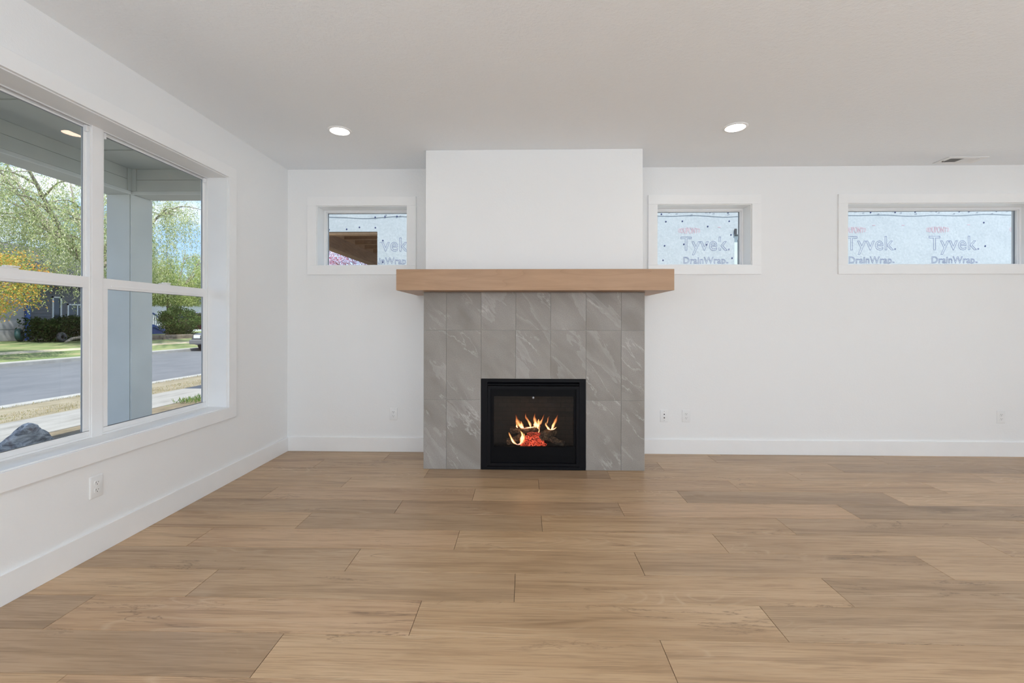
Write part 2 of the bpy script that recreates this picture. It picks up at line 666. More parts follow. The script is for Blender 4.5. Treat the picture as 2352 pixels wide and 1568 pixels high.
mb = MB()
wall_boxes(mb, 'y', D, D + WT, XL - WTL, XR + WT, -0.1, H + 0.1, [(a - J, b + J, c - J, d + J) for a, b, c, d in WIN.values()])
tag(mb.build('wall_back', M_WALL), 'white textured back wall with three high windows', None, None, 'structure')
mb = MB()
wall_boxes(mb, 'x', XL - WTL, XL, YR - WT, D, -0.1, H + 0.1, [(LWIN[0] - J, LWIN[1] + J, LWIN[2] - J, LWIN[3] + J)])
tag(mb.build('wall_left', M_WALL), 'white textured left wall with the tall double window', None, None, 'structure')
mb = MB()
wall_boxes(mb, 'x', XR, XR + WT, YR - WT, D, -0.1, H + 0.1, [SIDE_OPEN])
tag(mb.build('wall_right', M_WALL), 'white right wall out of view', None, None, 'structure')
mb = MB()
wall_boxes(mb, 'y', YR - WT, YR, XL, XR, -0.1, H + 0.1, [REAR_OPEN])
tag(mb.build('wall_rear', M_WALL), 'white rear wall behind the viewer', None, None, 'structure')
tag(MB().box(XL - WT, XR + WT, YR - WT, D + WT, H, H + 0.25).build('ceiling', M_CEIL), 'white knockdown textured ceiling', None, None, 'structure')

# chimney breast around the firebox
BX0, BX1, BY = -0.8536, 0.9984, 3.89
FX0, FX1, FZ1 = -0.3718, 0.5130, 0.7687
mb = MB()
mb.box(BX0, FX0, BY, D, 0, FZ1).box(FX1, BX1, BY, D, 0, FZ1).box(BX0, BX1, BY, D, FZ1, H)
tag(mb.build('wall_chimney_breast', M_WALL, bevel=0.004), 'white chimney breast standing proud of the back wall', None, None, 'structure')

# floor of separate boards
floor = MB().box(XL - WT, XR + WT, YR - WT, D + WT, -0.2, -0.012).build('floor', M_SUB)
tag(floor, 'oak look plank floor laid across the room', None, None, 'structure')
PW, PL, ROW0 = 0.2286, 1.497, 1.3471
PHASE = {0: -1.62, 1: -0.965, 2: -0.462, 3: -0.047, 4: -0.903, 5: -0.389, 6: -1.391, 7: 0.643, 8: -0.369, 9: 0.107, 10: -0.809, 11: 1.177, 12: 1.715, 13: 0.35}


def plank_mesh(L, Wd):
    g, c, t = 0.0010, 0.0007, 0.0115
    x, y = L / 2 - g, Wd / 2 - g
    xs, ys = x - c, y - c
    v = [(-x, -y, -t), (x, -y, -t), (x, y, -t), (-x, y, -t), (-x, -y, -c), (x, -y, -c), (x, y, -c), (-x, y, -c), (-xs, -ys, 0), (xs, -ys, 0), (xs, ys, 0), (-xs, ys, 0)]
    f = [(0, 3, 2, 1), (8, 9, 10, 11)]
    for b in (0, 4):
        for i in range(4):
            j = (i + 1) % 4
            f.append((b + i, b + j, b + 4 + j, b + 4 + i))
    me = bpy.data.meshes.new('plank')
    me.from_pydata(v, [], f)
    me.materials.append(M_PLANK)
    return me


FULL = plank_mesh(PL, PW)
k0 = int(math.floor((YR - ROW0) / PW))
for k in range(k0, 14):
    ya, yb = max(ROW0 + k * PW, YR), min(ROW0 + (k + 1) * PW, D)
    if yb - ya < 0.02:
        continue
    ph = PHASE.get(k, RND.uniform(-1, 1))
    x = ph - math.ceil((ph - XL) / PL) * PL
    while x < XR:
        xa, xb = max(x, XL), min(x + PL, XR)
        if xb - xa > 0.02:
            full = abs(xb - xa - PL) < 1e-6 and abs(yb - ya - PW) < 1e-6
            link('plank', FULL if full else plank_mesh(xb - xa, yb - ya), floor, ((xa + xb) / 2, (ya + yb) / 2, 0))
        x += PL


def baseboard(name, label, *boxes):
    mb = MB()
    for b in boxes:
        mb.box(*b)
    tag(mb.build(name, M_TRIM, bevel=0.002), label, None, None, 'structure')


BH, BT = 0.136, 0.014
baseboard('baseboard_left', 'white flat baseboard under the tall window', (XL, XL + BT, YR, D, 0, BH))
baseboard('baseboard_back_left', 'white flat baseboard left of the fireplace', (XL + BT, BX0 - 0.005, D - BT, D, 0, BH))
baseboard('baseboard_back_right', 'white flat baseboard right of the fireplace', (BX1 + 0.005, XR, D - BT, D, 0, BH))
baseboard('baseboard_right', 'white baseboard out of view at the right', (XR - BT, XR, SIDE_OPEN[1], D - BT, 0, BH))


# ------------------------------------------------------------------ windows
def wmap_back(a, d, z):
    return (a, D + d, z)


def wmap_left(a, d, z):
    return (XL - d, a, z)


class WB:
    """axis mapped boxes: a along the wall, d depth outward, z up"""

    def __init__(self, m):
        self.m = m

    def box(self, name, mat, parent, *rs, bevel=0.002, **kw):
        mb = MB()
        for a0, a1, d0, d1, z0, z1 in rs:
            p, q = self.m(a0, d0, z0), self.m(a1, d1, z1)
            mb.box(p[0], q[0], p[1], q[1], p[2], q[2])
        return mb.build(name, mat, parent, bevel=bevel, **kw)


CW, CT = 0.087, 0.017
REV = 0.006


def casing_and_jamb(wb, win, a0, a1, z0, z1, depth):
    # jamb boards lining the opening
    wb.box('jamb_board', M_TRIM, win, (a0 - J, a1 + J, 0.0, depth, z1, z1 + J), bevel=0.001)
    wb.box('jamb_board', M_TRIM, win, (a0 - J, a1 + J, 0.0, depth, z0 - J, z0), bevel=0.001)
    wb.box('jamb_board', M_TRIM, win, (a0 - J, a0, 0.0, depth, z0, z1), bevel=0.001)
    wb.box('jamb_board', M_TRIM, win, (a1, a1 + J, 0.0, depth, z0, z1), bevel=0.001)
    i0, i1, k0, k1 = a0 - REV, a1 + REV, z0 - REV, z1 + REV
    wb.box('casing_board', M_TRIM, win, (i0 - CW, i1 + CW, -CT, 0.0, k1, k1 + CW))
    wb.box('casing_board', M_TRIM, win, (i0 - CW, i1 + CW, -CT, 0.0, k0 - CW, k0))
    wb.box('casing_board', M_TRIM, win, (i0 - CW, i0, -CT, 0.0, k0, k1))
    wb.box('casing_board', M_TRIM, win, (i1, i1 + CW, -CT, 0.0, k0, k1))


def ring(a0, a1, d0, d1, z0, z1, w, wb_=None, wt=None):
    wb_ = w if wb_ is None else wb_
    wt = w if wt is None else wt
    return [(a0, a1, d0, d1, z1 - wt, z1), (a0, a1, d0, d1, z0, z0 + wb_), (a0, a0 + w, d0, d1, z0 + wb_, z1 - wt), (a1 - w, a1, d0, d1, z0 + wb_, z1 - wt)]


for n, lab in ((1, 'white framed picture window left of the chimney breast'), (2, 'white framed picture window beside the right end of the mantel'), (3, 'long white framed picture window at the far right')):
    a0, a1, z0, z1 = WIN[n]
    wn = thing('window_%d' % n, lab, None, ((a0 + a1) / 2, D, z0), None, 'structure')
    wb = WB(wmap_back)
    casing_and_jamb(wb, wn, a0, a1, z0, z1, 0.16)
    fr = wb.box('frame', M_VINYL, wn, *ring(a0, a1, 0.15, 0.225, z0, z1, 0.017), bevel=0.0015)
    wb.box('glazing_bead', M_VINYL, fr, *ring(a0 + 0.012, a1 - 0.012, 0.165, 0.185, z0 + 0.012, z1 - 0.012, 0.011), bevel=0.001)
    wb.box('spacer', M_SPACER, fr, *ring(a0 + 0.019, a1 - 0.019, 0.187, 0.203, z0 + 0.019, z1 - 0.019, 0.006), bevel=0)
    wb.box('pane', M_GLASS, wn, (a0 + 0.015, a1 - 0.015, 0.194, 0.1945, z0 + 0.015, z1 - 0.015), bevel=0)

# tall double single hung window in the left wall
a0, a1, z0, z1 = LWIN
w4 = thing('window_4', 'tall white double hung window pair looking onto the street', None, (XL, (a0 + a1) / 2, z0), None, 'structure')
wb = WB(wmap_left)
casing_and_jamb(wb, w4, a0, a1, z0, z1, 0.15)
MU0, MU1 = 2.518, 2.584
wb.box('mullion', M_VINYL, w4, (MU0, MU1, 0.147, 0.187, z0, z1), bevel=0.002)
for u0, u1 in ((a0, MU0), (MU1, a1)):
    fr = wb.box('frame', M_VINYL, w4, *ring(u0, u1, 0.15, 0.168, z0, z1, 0.010, 0.012, 0.008), *ring(u0, u1, 0.168, 0.187, z0, z1, 0.013, 0.014, 0.012), bevel=0.0015)
    # balance covers at the top of the tracks
    wb.box('balance_cover', M_VINYL, fr, (u1 - 0.028, u1 - 0.012, 0.152, 0.170, z1 - 0.045, z1 - 0.010), bevel=0.002)
    wb.box('balance_cover', M_VINYL, fr, (u0 + 0.012, u0 + 0.028, 0.152, 0.170, z1 - 0.045, z1 - 0.010), bevel=0.002)
    # upper sash (outer)
    us = wb.box('upper_sash', M_VINYL, w4, *ring(u0 + 0.012, u1 - 0.012, 0.171, 0.186, 1.455, z1 - 0.012, 0.014, 0.045, 0.010), bevel=0.0015)
    wb.box('pane', M_GLASS, us, (u0 + 0.024, u1 - 0.024, 0.1765, 0.177, 1.49, z1 - 0.020), bevel=0)
    wb.box('spacer', M_SPACER, us, *ring(u0 + 0.0255, u1 - 0.0255, 0.1745, 0.181, 1.497, z1 - 0.0215, 0.0025), bevel=0)
    # lower sash (inner)
    ls = wb.box('lower_sash', M_VINYL, w4, *ring(u0 + 0.002, u1 - 0.010, 0.152, 0.1675, z0 + 0.012, 1.502, 0.036, 0.030, 0.062), bevel=0.002)
    wb.box('lift_rail', M_VINYL, ls, (u0 + 0.06, u1 - 0.06, 0.1485, 0.153, 1.452, 1.464), bevel=0.0015)
    wb.box('pane', M_GLASS, ls, (u0 + 0.034, u1 - 0.042, 0.1585, 0.159, z0 + 0.034, 1.446), bevel=0)
    wb.box('spacer', M_SPACER, ls, *ring(u0 + 0.0375, u1 - 0.0455, 0.156, 0.163, z0 + 0.0415, 1.4405, 0.003), bevel=0)
    # sash lock on the meeting rail
    lk = (u0 + u1) / 2 + 0.03
    lo = wb.box('sash_lock', M_VINYL, ls, (lk - 0.045, lk + 0.045, 0.154, 0.168, 1.502, 1.509), (lk - 0.018, lk + 0.018, 0.153, 0.169, 1.509, 1.517), bevel=0.003)
    wb.box('lock_lever', M_VINYL, lo, (lk + 0.0, lk + 0.052, 0.154, 0.161, 1.511, 1.518), bevel=0.002)

# assumed glazed doors, unseen, added to go with the fill lights
for n, (nm, opn) in enumerate((('rear', REAR_OPEN), ('side', SIDE_OPEN))):
    if nm == 'rear':
        wb = WB(lambda a, d, z: (a, YR - d, z))
        loc = (1.8, YR, 0)
    else:
        wb = WB(lambda a, d, z: (XR + d, a, z))
        loc = (XR, -1.0, 0)
    dr = thing('door_%d' % (n + 1), 'white framed glazed sliding doors assumed out of view for the fill light', None, loc, None, 'structure')
    a0, a1, z0, z1 = opn
    wb.box('door_frame', M_VINYL, dr, *ring(a0, a1, 0.0, 0.16, z0, z1, 0.05, 0.03), bevel=0.003)
    nn = 4 if nm == 'rear' else 3
    s = (a1 - a0 - 0.1) / nn
    for i in range(nn):
        b = a0 + 0.05 + i * s
        lf = wb.box('door_leaf', M_VINYL, dr, *ring(b, b + s, 0.04 + 0.04 * (i % 2), 0.075 + 0.04 * (i % 2), z0 + 0.03, z1 - 0.05, 0.07), bevel=0.003)
        wb.box('pane', M_GLASS, lf, (b + 0.06, b + s - 0.06, 0.056 + 0.04 * (i % 2), 0.0565 + 0.04 * (i % 2), z0 + 0.09, z1 - 0.11), bevel=0)

# ------------------------------------------------------------------ fireplace
TY = 3.85                                   # face of the tiles
surround = thing('fireplace_surround', 'grey slate look tile fireplace surround below the wooden mantel', 'fireplace surround', (0.07, TY, 0))
TXS = [-0.8586, -0.6668, -0.3718, -0.0783, 0.2168, 0.5148, 0.8103, 1.0033]
TZS = [0.0, 0.5900, 1.1803, 1.5044]
mb = MB()
mb.box(TXS[0], FX0 - 0.001, TY + 0.004, BY - 0.0005, 0.0, FZ1).box(FX1 + 0.001, TXS[-1], TY + 0.004, BY - 0.0005, 0.0, FZ1).box(TXS[0], TXS[-1], TY + 0.004, BY - 0.0005, FZ1 + 0.001, TZS[-1])
mb.build('grout_bed', M_GROUT, surround)
g = 0.0012
for i in range(7):
    for j in range(3):
        xa, xb, za, zb = TXS[i] + (g if i else 0), TXS[i + 1] - (g if i < 6 else 0), TZS[j] + (g if j else 0.001), TZS[j + 1] - (g if j < 2 else 0)
        if 2 <= i <= 4:
            if j == 0:
                continue
            if j == 1:
                za = FZ1 + 0.0015
        mb = MB().box(xa, xb, TY, TY + 0.012, za, zb)
        mb.build('tile', M_TILE, surround, bevel=0.0012, seg=1, origin=((xa + xb) / 2, TY, (za + zb) / 2))
# slim metal edge strips on the outer edges
mb = MB().box(TXS[0] - 0.003, TXS[0] - 0.0005, TY + 0.001, BY - 0.001, 0, TZS[-1])
mb.build('edge_trim', M_GROUT, surround)
mb = MB().box(TXS[-1] + 0.0005, TXS[-1] + 0.003, TY + 0.001, BY - 0.001, 0, TZS[-1])
mb.build('edge_trim', M_GROUT, surround)

# mantel: mitred boards forming a box beam that wraps the breast
MX0, MX1, MY, MZ0, MZ1 = -1.0374, 1.1849, 3.640, 1.5044, 1.6737
mantel = thing('mantel_shelf', 'light alder wood box beam mantel shelf above the tiles', 'mantel', ((MX0 + MX1) / 2, MY, MZ0))
t = 0.019
mb = MB().extrude([(MX0, MY, MZ0), (MX1, MY, MZ0), (MX1 - t, MY + t, MZ0), (MX0 + t, MY + t, MZ0)], (0, 0, MZ1 - MZ0))
mb.build('front_board', M_MANTEL, mantel, bevel=0.0012, seg=1)
for s, xa in ((1, MX0), (-1, MX1)):
    mb = MB().extrude([(xa, MY + 0.0004, MZ0), (xa, D - 0.001, MZ0), (xa + s * t, D - 0.001, MZ0), (xa + s * t, MY + t + 0.0004, MZ0)], (0, 0, MZ1 - MZ0))
    mb.build('end_board', M_MANTEL, mantel, bevel=0.0012, seg=1)
# underside and top run in front of the tiles and back along both sides of the breast
for nm, za, zb, yb in (('bottom_board', MZ0 + 0.0004, MZ0 + t, TY - 0.001), ('top_board', MZ1 - t, MZ1 - 0.0004, BY - 0.001)):
    mb = MB().box(MX0 + t + 0.0004, MX1 - t - 0.0004, MY + t + 0.0004, yb, za, zb)
    mb.box(MX0 + t + 0.0004, (TXS[0] - 0.004), yb, D - 0.001, za, zb)
    mb.box((TXS[-1] + 0.004), MX1 - t - 0.0004, yb, D - 0.001, za, zb)
    mb.build(nm, M_MANTEL, mantel)

# gas fireplace insert
FP = thing('gas_fireplace', 'black metal gas fireplace insert with a glass front', 'fireplace', ((FX0 + FX1) / 2, TY, 0))
fx0, fx1, fz0, fz1 = FX0 + 0.002, FX1 - 0.002, 0.002, FZ1 - 0.002


def fring(x0, x1, z0, z1, y0, y1, wl, wr, wb_, wt):
    m_ = MB()
    m_.box(x0, x1, y0, y1, z1 - wt, z1).box(x0, x1, y0, y1, z0, z0 + wb_).box(x0, x0 + wl, y0, y1, z0 + wb_, z1 - wt).box(x1 - wr, x1, y0, y1, z0 + wb_, z1 - wt)
    return m_


fring(fx0, fx1, fz0, fz1, TY - 0.006, TY + 0.05, 0.052, 0.052, 0.026, 0.024).build('outer_frame', M_BLACK2, FP, bevel=0.002)
# hood louvre above the door with a shadow gap
MB().extrude([(fx0 + 0.054, TY + 0.030, 0.741), (fx0 + 0.054, TY - 0.004, 0.724), (fx0 + 0.054, TY - 0.004, 0.718), (fx0 + 0.054, TY + 0.030, 0.718)], (fx1 - fx0 - 0.108, 0, 0)).build('hood', M_BLACK2, FP, bevel=0.001)
dx0, dx1, dz0, dz1 = -0.316, 0.459, 0.030, 0.708
door = fring(dx0, dx1, dz0, dz1, TY - 0.004, TY + 0.03, 0.026, 0.026, 0.026, 0.026).build('door_frame', M_BLACK2, FP, bevel=0.003, label='black door frame')
fring(dx0 + 0.026, dx1 - 0.026, dz0 + 0.026, dz1 - 0.026, TY + 0.012, TY + 0.03, 0.026, 0.019, 0.136, 0.062).build('inner_panel', M_BLACK, door, bevel=0.002)
MB().box(dx0 + 0.028, dx1 - 0.028, TY + 0.0105, TY + 0.0125, 0.058, 0.114).build('lower_panel', M_BLACK, door, bevel=0.001)
gx0, gx1, gz0, gz1 = dx0 + 0.050, dx1 - 0.043, dz0 + 0.160, dz1 - 0.086
MB().box(gx0, gx1, TY + 0.0255, TY + 0.0265, gz0, gz1).build('glass', M_FGLASS, door, label='dark ceramic glass')
MB().lathe([(0.0, -0.012), (0.0075, -0.011), (0.010, -0.006), (0.010, 0.0), (0.006, 0.002), (0.006, 0.024)], ((gx0 + gx1) / 2 - 0.004, TY + 0.0005, 0.612), 'y', 20).build('door_knob', plain('steel_knob', (0.35, 0.36, 0.38, 1), 0.3, 0.9), door, smooth=True)
# firebox liner
m = NT('firebox_liner')
_v = m.coords('World')
_br = m.n('ShaderNodeTexBrick')
_br.inputs['Color1'].default_value = (0.030, 0.025, 0.020, 1)
_br.inputs['Color2'].default_value = (0.022, 0.018, 0.015, 1)
_br.inputs['Mortar'].default_value = (0.010, 0.009, 0.008, 1)
_br.inputs['Scale'].default_value = 6.0
_br.inputs['Mortar Size'].default_value = 0.012
_sx = m.n('ShaderNodeSeparateXYZ')
m.l(_v, _sx.inputs[0])
_cb = m.n('ShaderNodeCombineXYZ')
m.l(_sx.outputs['X'], _cb.inputs[0])
m.l(_sx.outputs['Z'], _cb.inputs[1])
m.l(_cb.outputs[0], _br.inputs['Vector'])
m.bsdf(_br.outputs['Color'], 0.85, 0, 0.2)
M_LINER = m.m
lx0, lx1, lz0, lz1, ly1 = fx0 + 0.055, fx1 - 0.055, 0.115, 0.700, 4.235
mb = MB()
mb.box(lx0 - 0.01, lx1 + 0.01, TY + 0.055, ly1 + 0.01, lz0 - 0.01, lz0)
mb.box(lx0 - 0.01, lx1 + 0.01, TY + 0.055, ly1 + 0.01, lz1, lz1 + 0.01)
mb.box(lx0 - 0.01, lx0, TY + 0.055, ly1, lz0, lz1).box(lx1, lx1 + 0.01, TY + 0.055, ly1, lz0, lz1)
mb.box(lx0 - 0.01, lx1 + 0.01, ly1, ly1 + 0.01, lz0, lz1)
mb.build('firebox', M_LINER, FP)
MB().box(lx0 + 0.06, lx1 - 0.06, 3.955, 4.16, lz0 + 0.0005, lz0 + 0.028).build('burner_pan', M_BLACK, FP, bevel=0.003)

# logs
m = NT('charred_log')
_v = m.coords('Object', scale=(3, 9, 9))
_n1 = m.noise(_v, 9.0, 6, 0.7, 0.6)
_n2 = m.noise(m.coords('Object'), 16.0, 3)
_c = m.ramp(_n1, [(0.36, (0.012, 0.009, 0.008, 1)), (0.52, (0.13, 0.085, 0.055, 1)), (0.68, (0.42, 0.29, 0.19, 1))])
_c = m.mix(m.ramp(_n2, [(0.50, (0, 0, 0, 1)), (0.65, (0.8, 0.8, 0.8, 1))]), _c, (0.02, 0.017, 0.016, 1))
m.bsdf(_c, 0.9, 0, 0.2, _n1, 1.0, 0.012)
M_LOG = m.m
m = NT('glowing_ember')
_n = m.noise(m.coords('World'), 85.0, 6, 0.7, 0.6)
_c = m.ramp(_n, [(0.38, (0.05, 0.008, 0.006, 1)), (0.46, (0.60, 0.03, 0.015, 1)), (0.56, (1.0, 0.10, 0.04, 1)), (0.70, (1.0, 0.45, 0.22, 1))])
_b = m.bsdf((0.03, 0.02, 0.018, 1), 0.9, 0, 0.2, _n, 0.8, 0.006)
m.l(_c, _b.inputs['Emission Color'])
_s = m.ramp(_n, [(0.40, (0.04, 0.04, 0.04, 1)), (0.54, (1, 1, 1, 1))])
_mm = m.n('ShaderNodeMath', operation='MULTIPLY')
m.l(_s, _mm.inputs[0])
_rp = m.n('ShaderNodeNewGeometry')
_rr = m.ramp(_rp.outputs['Random Per Island'], [(0.0, (0.45, 0.45, 0.45, 1)), (0.5, (1, 1, 1, 1)), (1.0, (1.5, 1.5, 1.5, 1))])
m.l(_rr, _mm.inputs[1])
m.l(_mm.outputs[0], _b.inputs['Emission Strength'])
M_EMBER = m.m
m = NT('ash_grit')
_n = m.noise(m.coords('World'), 120.0, 3)
m.bsdf(m.ramp(_n, [(0.35, (0.008, 0.008, 0.008, 1)), (0.65, (0.06, 0.055, 0.05, 1))]), 0.95, 0, 0.2, _n, 0.8, 0.006)
M_ASH = m.m


def log(p, q, r0, r1, label, seed, knots=3):
    rr = random.Random(seed)
    p, q = Vector(p), Vector(q)
    n = 14
    path, rad = [], []
    side = (q - p).orthogonal().normalized()
    for i in range(n + 1):
        s = i / n
        path.append(p.lerp(q, s) + side * (math.sin(s * 5 + seed) * 0.005) + Vector((0, 0, math.sin(s * 7 + seed * 2) * 0.003)))
        rad.append((r0 + (r1 - r0) * s) * (1 + 0.08 * math.sin(s * 13 + seed)))
    mb = MB().tube(path, rad, 18)
    mb.v = [tuple(Vector(v_) + Vector((rr.uniform(-1, 1), rr.uniform(-1, 1), rr.uniform(-1, 1))) * 0.0022) for v_ in mb.v]
    base = Vector(((p.x + q.x) / 2, (p.y + q.y) / 2, min(p.z, q.z) - max(r0, r1)))
    o = mb.build('fire_log', M_LOG, None, smooth=True)
    tag(o, label, 'log', 'charred logs in the fireplace')
    return o


def fp(u, v, y):
    return at(u, v, 1, y)


LY = 4.03
log(fp(1172, 989, 4.10), fp(1239, 984, 4.09), 0.030, 0.029, 'long charred log lying across the top of the fire', 1)
log(fp(1247, 1001, 3.975), fp(1272, 990, 4.12), 0.040, 0.036, 'charred log with its cut round end facing out', 2)
log(fp(1262, 1005, 4.06), fp(1295, 1020, 3.985), 0.027, 0.022, 'grey pointed log leaning down to the right', 3)
log(fp(1165, 1014, 4.05), fp(1203, 1004, 4.04), 0.030, 0.032, 'short charred log at the left behind the low flame', 4)
log(fp(1190, 1004, 4.14), fp(1262, 1004, 4.14), 0.036, 0.036, 'dark log at the back of the fire behind the embers', 5)

# ember bed and black grit
rr = random.Random(5)


def lump(mb, c, r):
    b = len(mb.v)
    pts = [Vector(p) for p in ((0, 0, 1), (1, 0, 0), (0, 1, 0), (-1, 0, 0), (0, -1, 0), (0, 0, -1))]
    mb.v += [tuple(Vector(c) + Vector((p.x * r * rr.uniform(.7, 1.2), p.y * r * rr.uniform(.7, 1.2), p.z * r * rr.uniform(.6, 1.0)))) for p in pts]
    for f_ in ((0, 1, 2), (0, 2, 3), (0, 3, 4), (0, 4, 1), (5, 2, 1), (5, 3, 2), (5, 4, 3), (5, 1, 4)):
        mb.f.append(tuple(b + i for i in f_))


from mathutils import noise as _mn


def chunk(mb, c_, rx, ry, rz, seed):
    bm = bmesh.new()
    bmesh.ops.create_icosphere(bm, subdivisions=3, radius=1.0)
    n0 = len(mb.v)
    for v_ in bm.verts:
        p = v_.co.copy()
        p *= 1 + .30 * _mn.noise(p * 1.8 + Vector((seed * 3.1, 0, 0))) + .14 * _mn.noise(p * 5.0 + Vector((0, seed, 0)))
        mb.v.append((c_[0] + p.x * rx, c_[1] + p.y * ry, c_[2] + p.z * rz))
    for f_ in bm.faces:
        mb.f.append(tuple(n0 + v_.index for v_ in f_.verts))
    bm.free()


mb = MB()
mb.sm = True
for i, (u, v, w_, h_) in enumerate(((1207, 1017, 13, 11), (1222, 1018, 15, 10), (1237, 1019, 13, 9), (1212, 1006, 13, 10), (1228, 1005, 16, 11), (1241, 1008, 9, 9), (1220, 997, 15, 8), (1235, 996, 10, 7), (1250, 1021, 9, 6), (1199, 1020, 8, 7), (1214, 1022, 12, 7), (1230, 1012, 14, 10), (1204, 1009, 9, 10), (1244, 1015, 9, 10))):
    a_ = fp(u, v, 4.0 + .02 * ((i * 7) % 3 - 1))
    chunk(mb, (a_.x, a_.y, max(a_.z, lz0 + .032)), w_ / 2 * 4.0 / FPX * 1.25, .028, h_ / 2 * 4.0 / FPX * 1.25, i + 1)
tag(mb.build('ember_bed', M_EMBER), 'glowing red embers heaped in the middle of the fire', 'embers', None, 'stuff')
mb = MB()
for i in range(420):
    lump(mb, (rr.uniform(lx0 + 0.07, lx1 - 0.07), rr.uniform(3.93, 4.05), lz0 + 0.028 + rr.uniform(0.0, 0.008)), rr.uniform(0.005, 0.010))
tag(mb.build('ash_grit', M_ASH), 'black cinder grit in front of the logs', 'cinders', None, 'stuff')

# flames
m = NT('flame')
_at = m.n('ShaderNodeAttribute', attribute_name='tongue_t')
_e = m.n('ShaderNodeEmission')
_cc = m.ramp(_at.outputs['Fac'], [(0.0, (0.25, 0.16, 0.75, 1)), (0.10, (0.9, 0.45, 0.35, 1)), (0.25, (1.0, 0.72, 0.38, 1)), (0.55, (1.0, 0.56, 0.20, 1)), (0.80, (1.0, 0.30, 0.08, 1)), (1.0, (0.7, 0.10, 0.04, 1))])
m.l(_cc, _e.inputs['Color'])
_st = m.ramp(_at.outputs['Fac'], [(0.0, (0.10, 0.10, 0.10, 1)), (0.14, (0.7, 0.7, 0.7, 1)), (0.3, (1, 1, 1, 1)), (0.55, (0.55, 0.55, 0.55, 1)), (1.0, (0.1, 0.1, 0.1, 1))])
_mm = m.n('ShaderNodeMath', operation='MULTIPLY')
m.l(_st, _mm.inputs[0])
_mm.inputs[1].default_value = 3.2
m.l(_mm.outputs[0], _e.inputs['Strength'])
_tr = m.n('ShaderNodeBsdfTransparent')
_ms = m.n('ShaderNodeMixShader')
_al = m.ramp(_at.outputs['Fac'], [(0.0, (0.35, 0.35, 0.35, 1)), (0.2, (0.75, 0.75, 0.75, 1)), (0.5, (0.6, 0.6, 0.6, 1)), (0.85, (0.3, 0.3, 0.3, 1)), (1.0, (0.08, 0.08, 0.08, 1))])
m.l(_al, _ms.inputs[0])
m.l(_tr.outputs[0], _ms.inputs[1])
m.l(_e.outputs[0], _ms.inputs[2])
m.l(_ms.outputs[0], m.out.inputs['Surface'])
M_FLAME = m.m


def catmull(pts, n):
    out = []
    P = [pts[0]] + list(pts) + [pts[-1]]
    segs = len(pts) - 1
    for i in range(n + 1):
        s = i / n * segs
        k = min(int(s), segs - 1)
        f_ = s - k
        p0, p1, p2, p3 = (np.array(P[k + j], dtype=float) for j in range(4))
        out.append(0.5 * ((2 * p1) + (-p0 + p2) * f_ + (2 * p0 - 5 * p1 + 4 * p2 - p3) * f_ ** 2 + (-p0 + 3 * p1 - 3 * p2 + p3) * f_ ** 3))
    return out


fire = thing('fire', 'yellow and orange flames licking up between the charred logs', 'fire', (0.04, 4.04, lz0 + 0.02))


def flame(pts, y, h0=0.0, h1=1.0, grow_=1.0):
    """pts: (u, v, width px) from root to tip"""
    c = catmull(pts, 30)
    path, rad = [], []
    ph = pts[0][0] * 1.7 + pts[-1][1]
    for i, (u, v, w_) in enumerate(c):
        s_ = i / 30
        u += 0.9 * math.sin(s_ * 9 + ph) * s_
        w_ *= grow_ * (1 + .22 * math.sin(s_ * 14 + ph))
        path.append(fp(u, v, y))
        rad.append(max(w_, 0.2) / 2 * y / FPX)
    mb = MB().tube(path, rad, 10, 0.6)
    o = mb.build('flame', M_FLAME, fire, smooth=True)
    me = o.data
    at_ = me.attributes.new('tongue_t', 'FLOAT', 'POINT')
    # heat follows the length of the tongue
    org = wloc(o)
    P = np.array([tuple(p) for p in path])
    vals = []
    for v_ in me.vertices:
        q = np.array(tuple(v_.co + org))
        k = int(np.argmin(((P - q) ** 2).sum(1)))
        vals.append(h0 + (h1 - h0) * k / (len(P) - 1))
    at_.data.foreach_set('value', vals)
    return o


def fq(x, y_):
    return (1080 + x / 6.03, 840 + y_ / 6.03)


def tongue(cpts, y, h0=0.0, h1=1.0):
    pp = [(*fq(x, y_), w_ / 6.03) for x, y_, w_ in cpts]
    flame(pp, y, h0, h1, 1.15)
    flame([(u + .5, v, w_) for u, v, w_ in pp], y + .012, min(.60 + h0 * .5, .9), 1.0, 1.9)


tongue([(740, 862, 12), (712, 845, 40), (680, 815, 52), (655, 770, 44), (640, 725, 26), (622, 672, 4)], 4.02, 0.08)
tongue([(735, 865, 10), (722, 835, 30), (708, 795, 26), (700, 765, 4)], 4.01, 0.1, 0.8)
tongue([(652, 858, 12), (645, 830, 26), (640, 800, 10)], 4.01, 0.1, 0.7)
tongue([(835, 862, 14), (830, 815, 26), (800, 760, 28), (772, 710, 20), (770, 650, 4)], 4.05, 0.25)
tongue([(905, 850, 30), (905, 810, 62), (897, 760, 42), (890, 710, 24), (890, 655, 4)], 4.0, 0.08)
tongue([(940, 868, 16), (935, 830, 50), (945, 785, 44), (952, 735, 6)], 3.99, 0.1, 0.7)
tongue([(930, 840, 10), (965, 800, 26), (985, 760, 22), (1005, 715, 14), (1030, 670, 4)], 4.03, 0.3)
tongue([(1112, 888, 8), (1080, 865, 26), (1052, 825, 26), (1050, 785, 8)], 4.0, 0.1, 0.75)
tongue([(1060, 800, 6), (1075, 745, 18), (1088, 695, 4)], 4.02, 0.55)
tongue([(1112, 888, 8), (1135, 862, 22), (1150, 815, 38), (1178, 765, 34), (1200, 720, 16), (1210, 675, 4)], 4.0, 0.15)
tongue([(1120, 888, 6), (1165, 870, 14), (1200, 848, 3)], 3.99, 0.1, 0.6)
tongue([(655, 1092, 10), (605, 1060, 24), (568, 1005, 28), (548, 955, 20), (540, 915, 4)], 3.955, 0.02, 0.8)
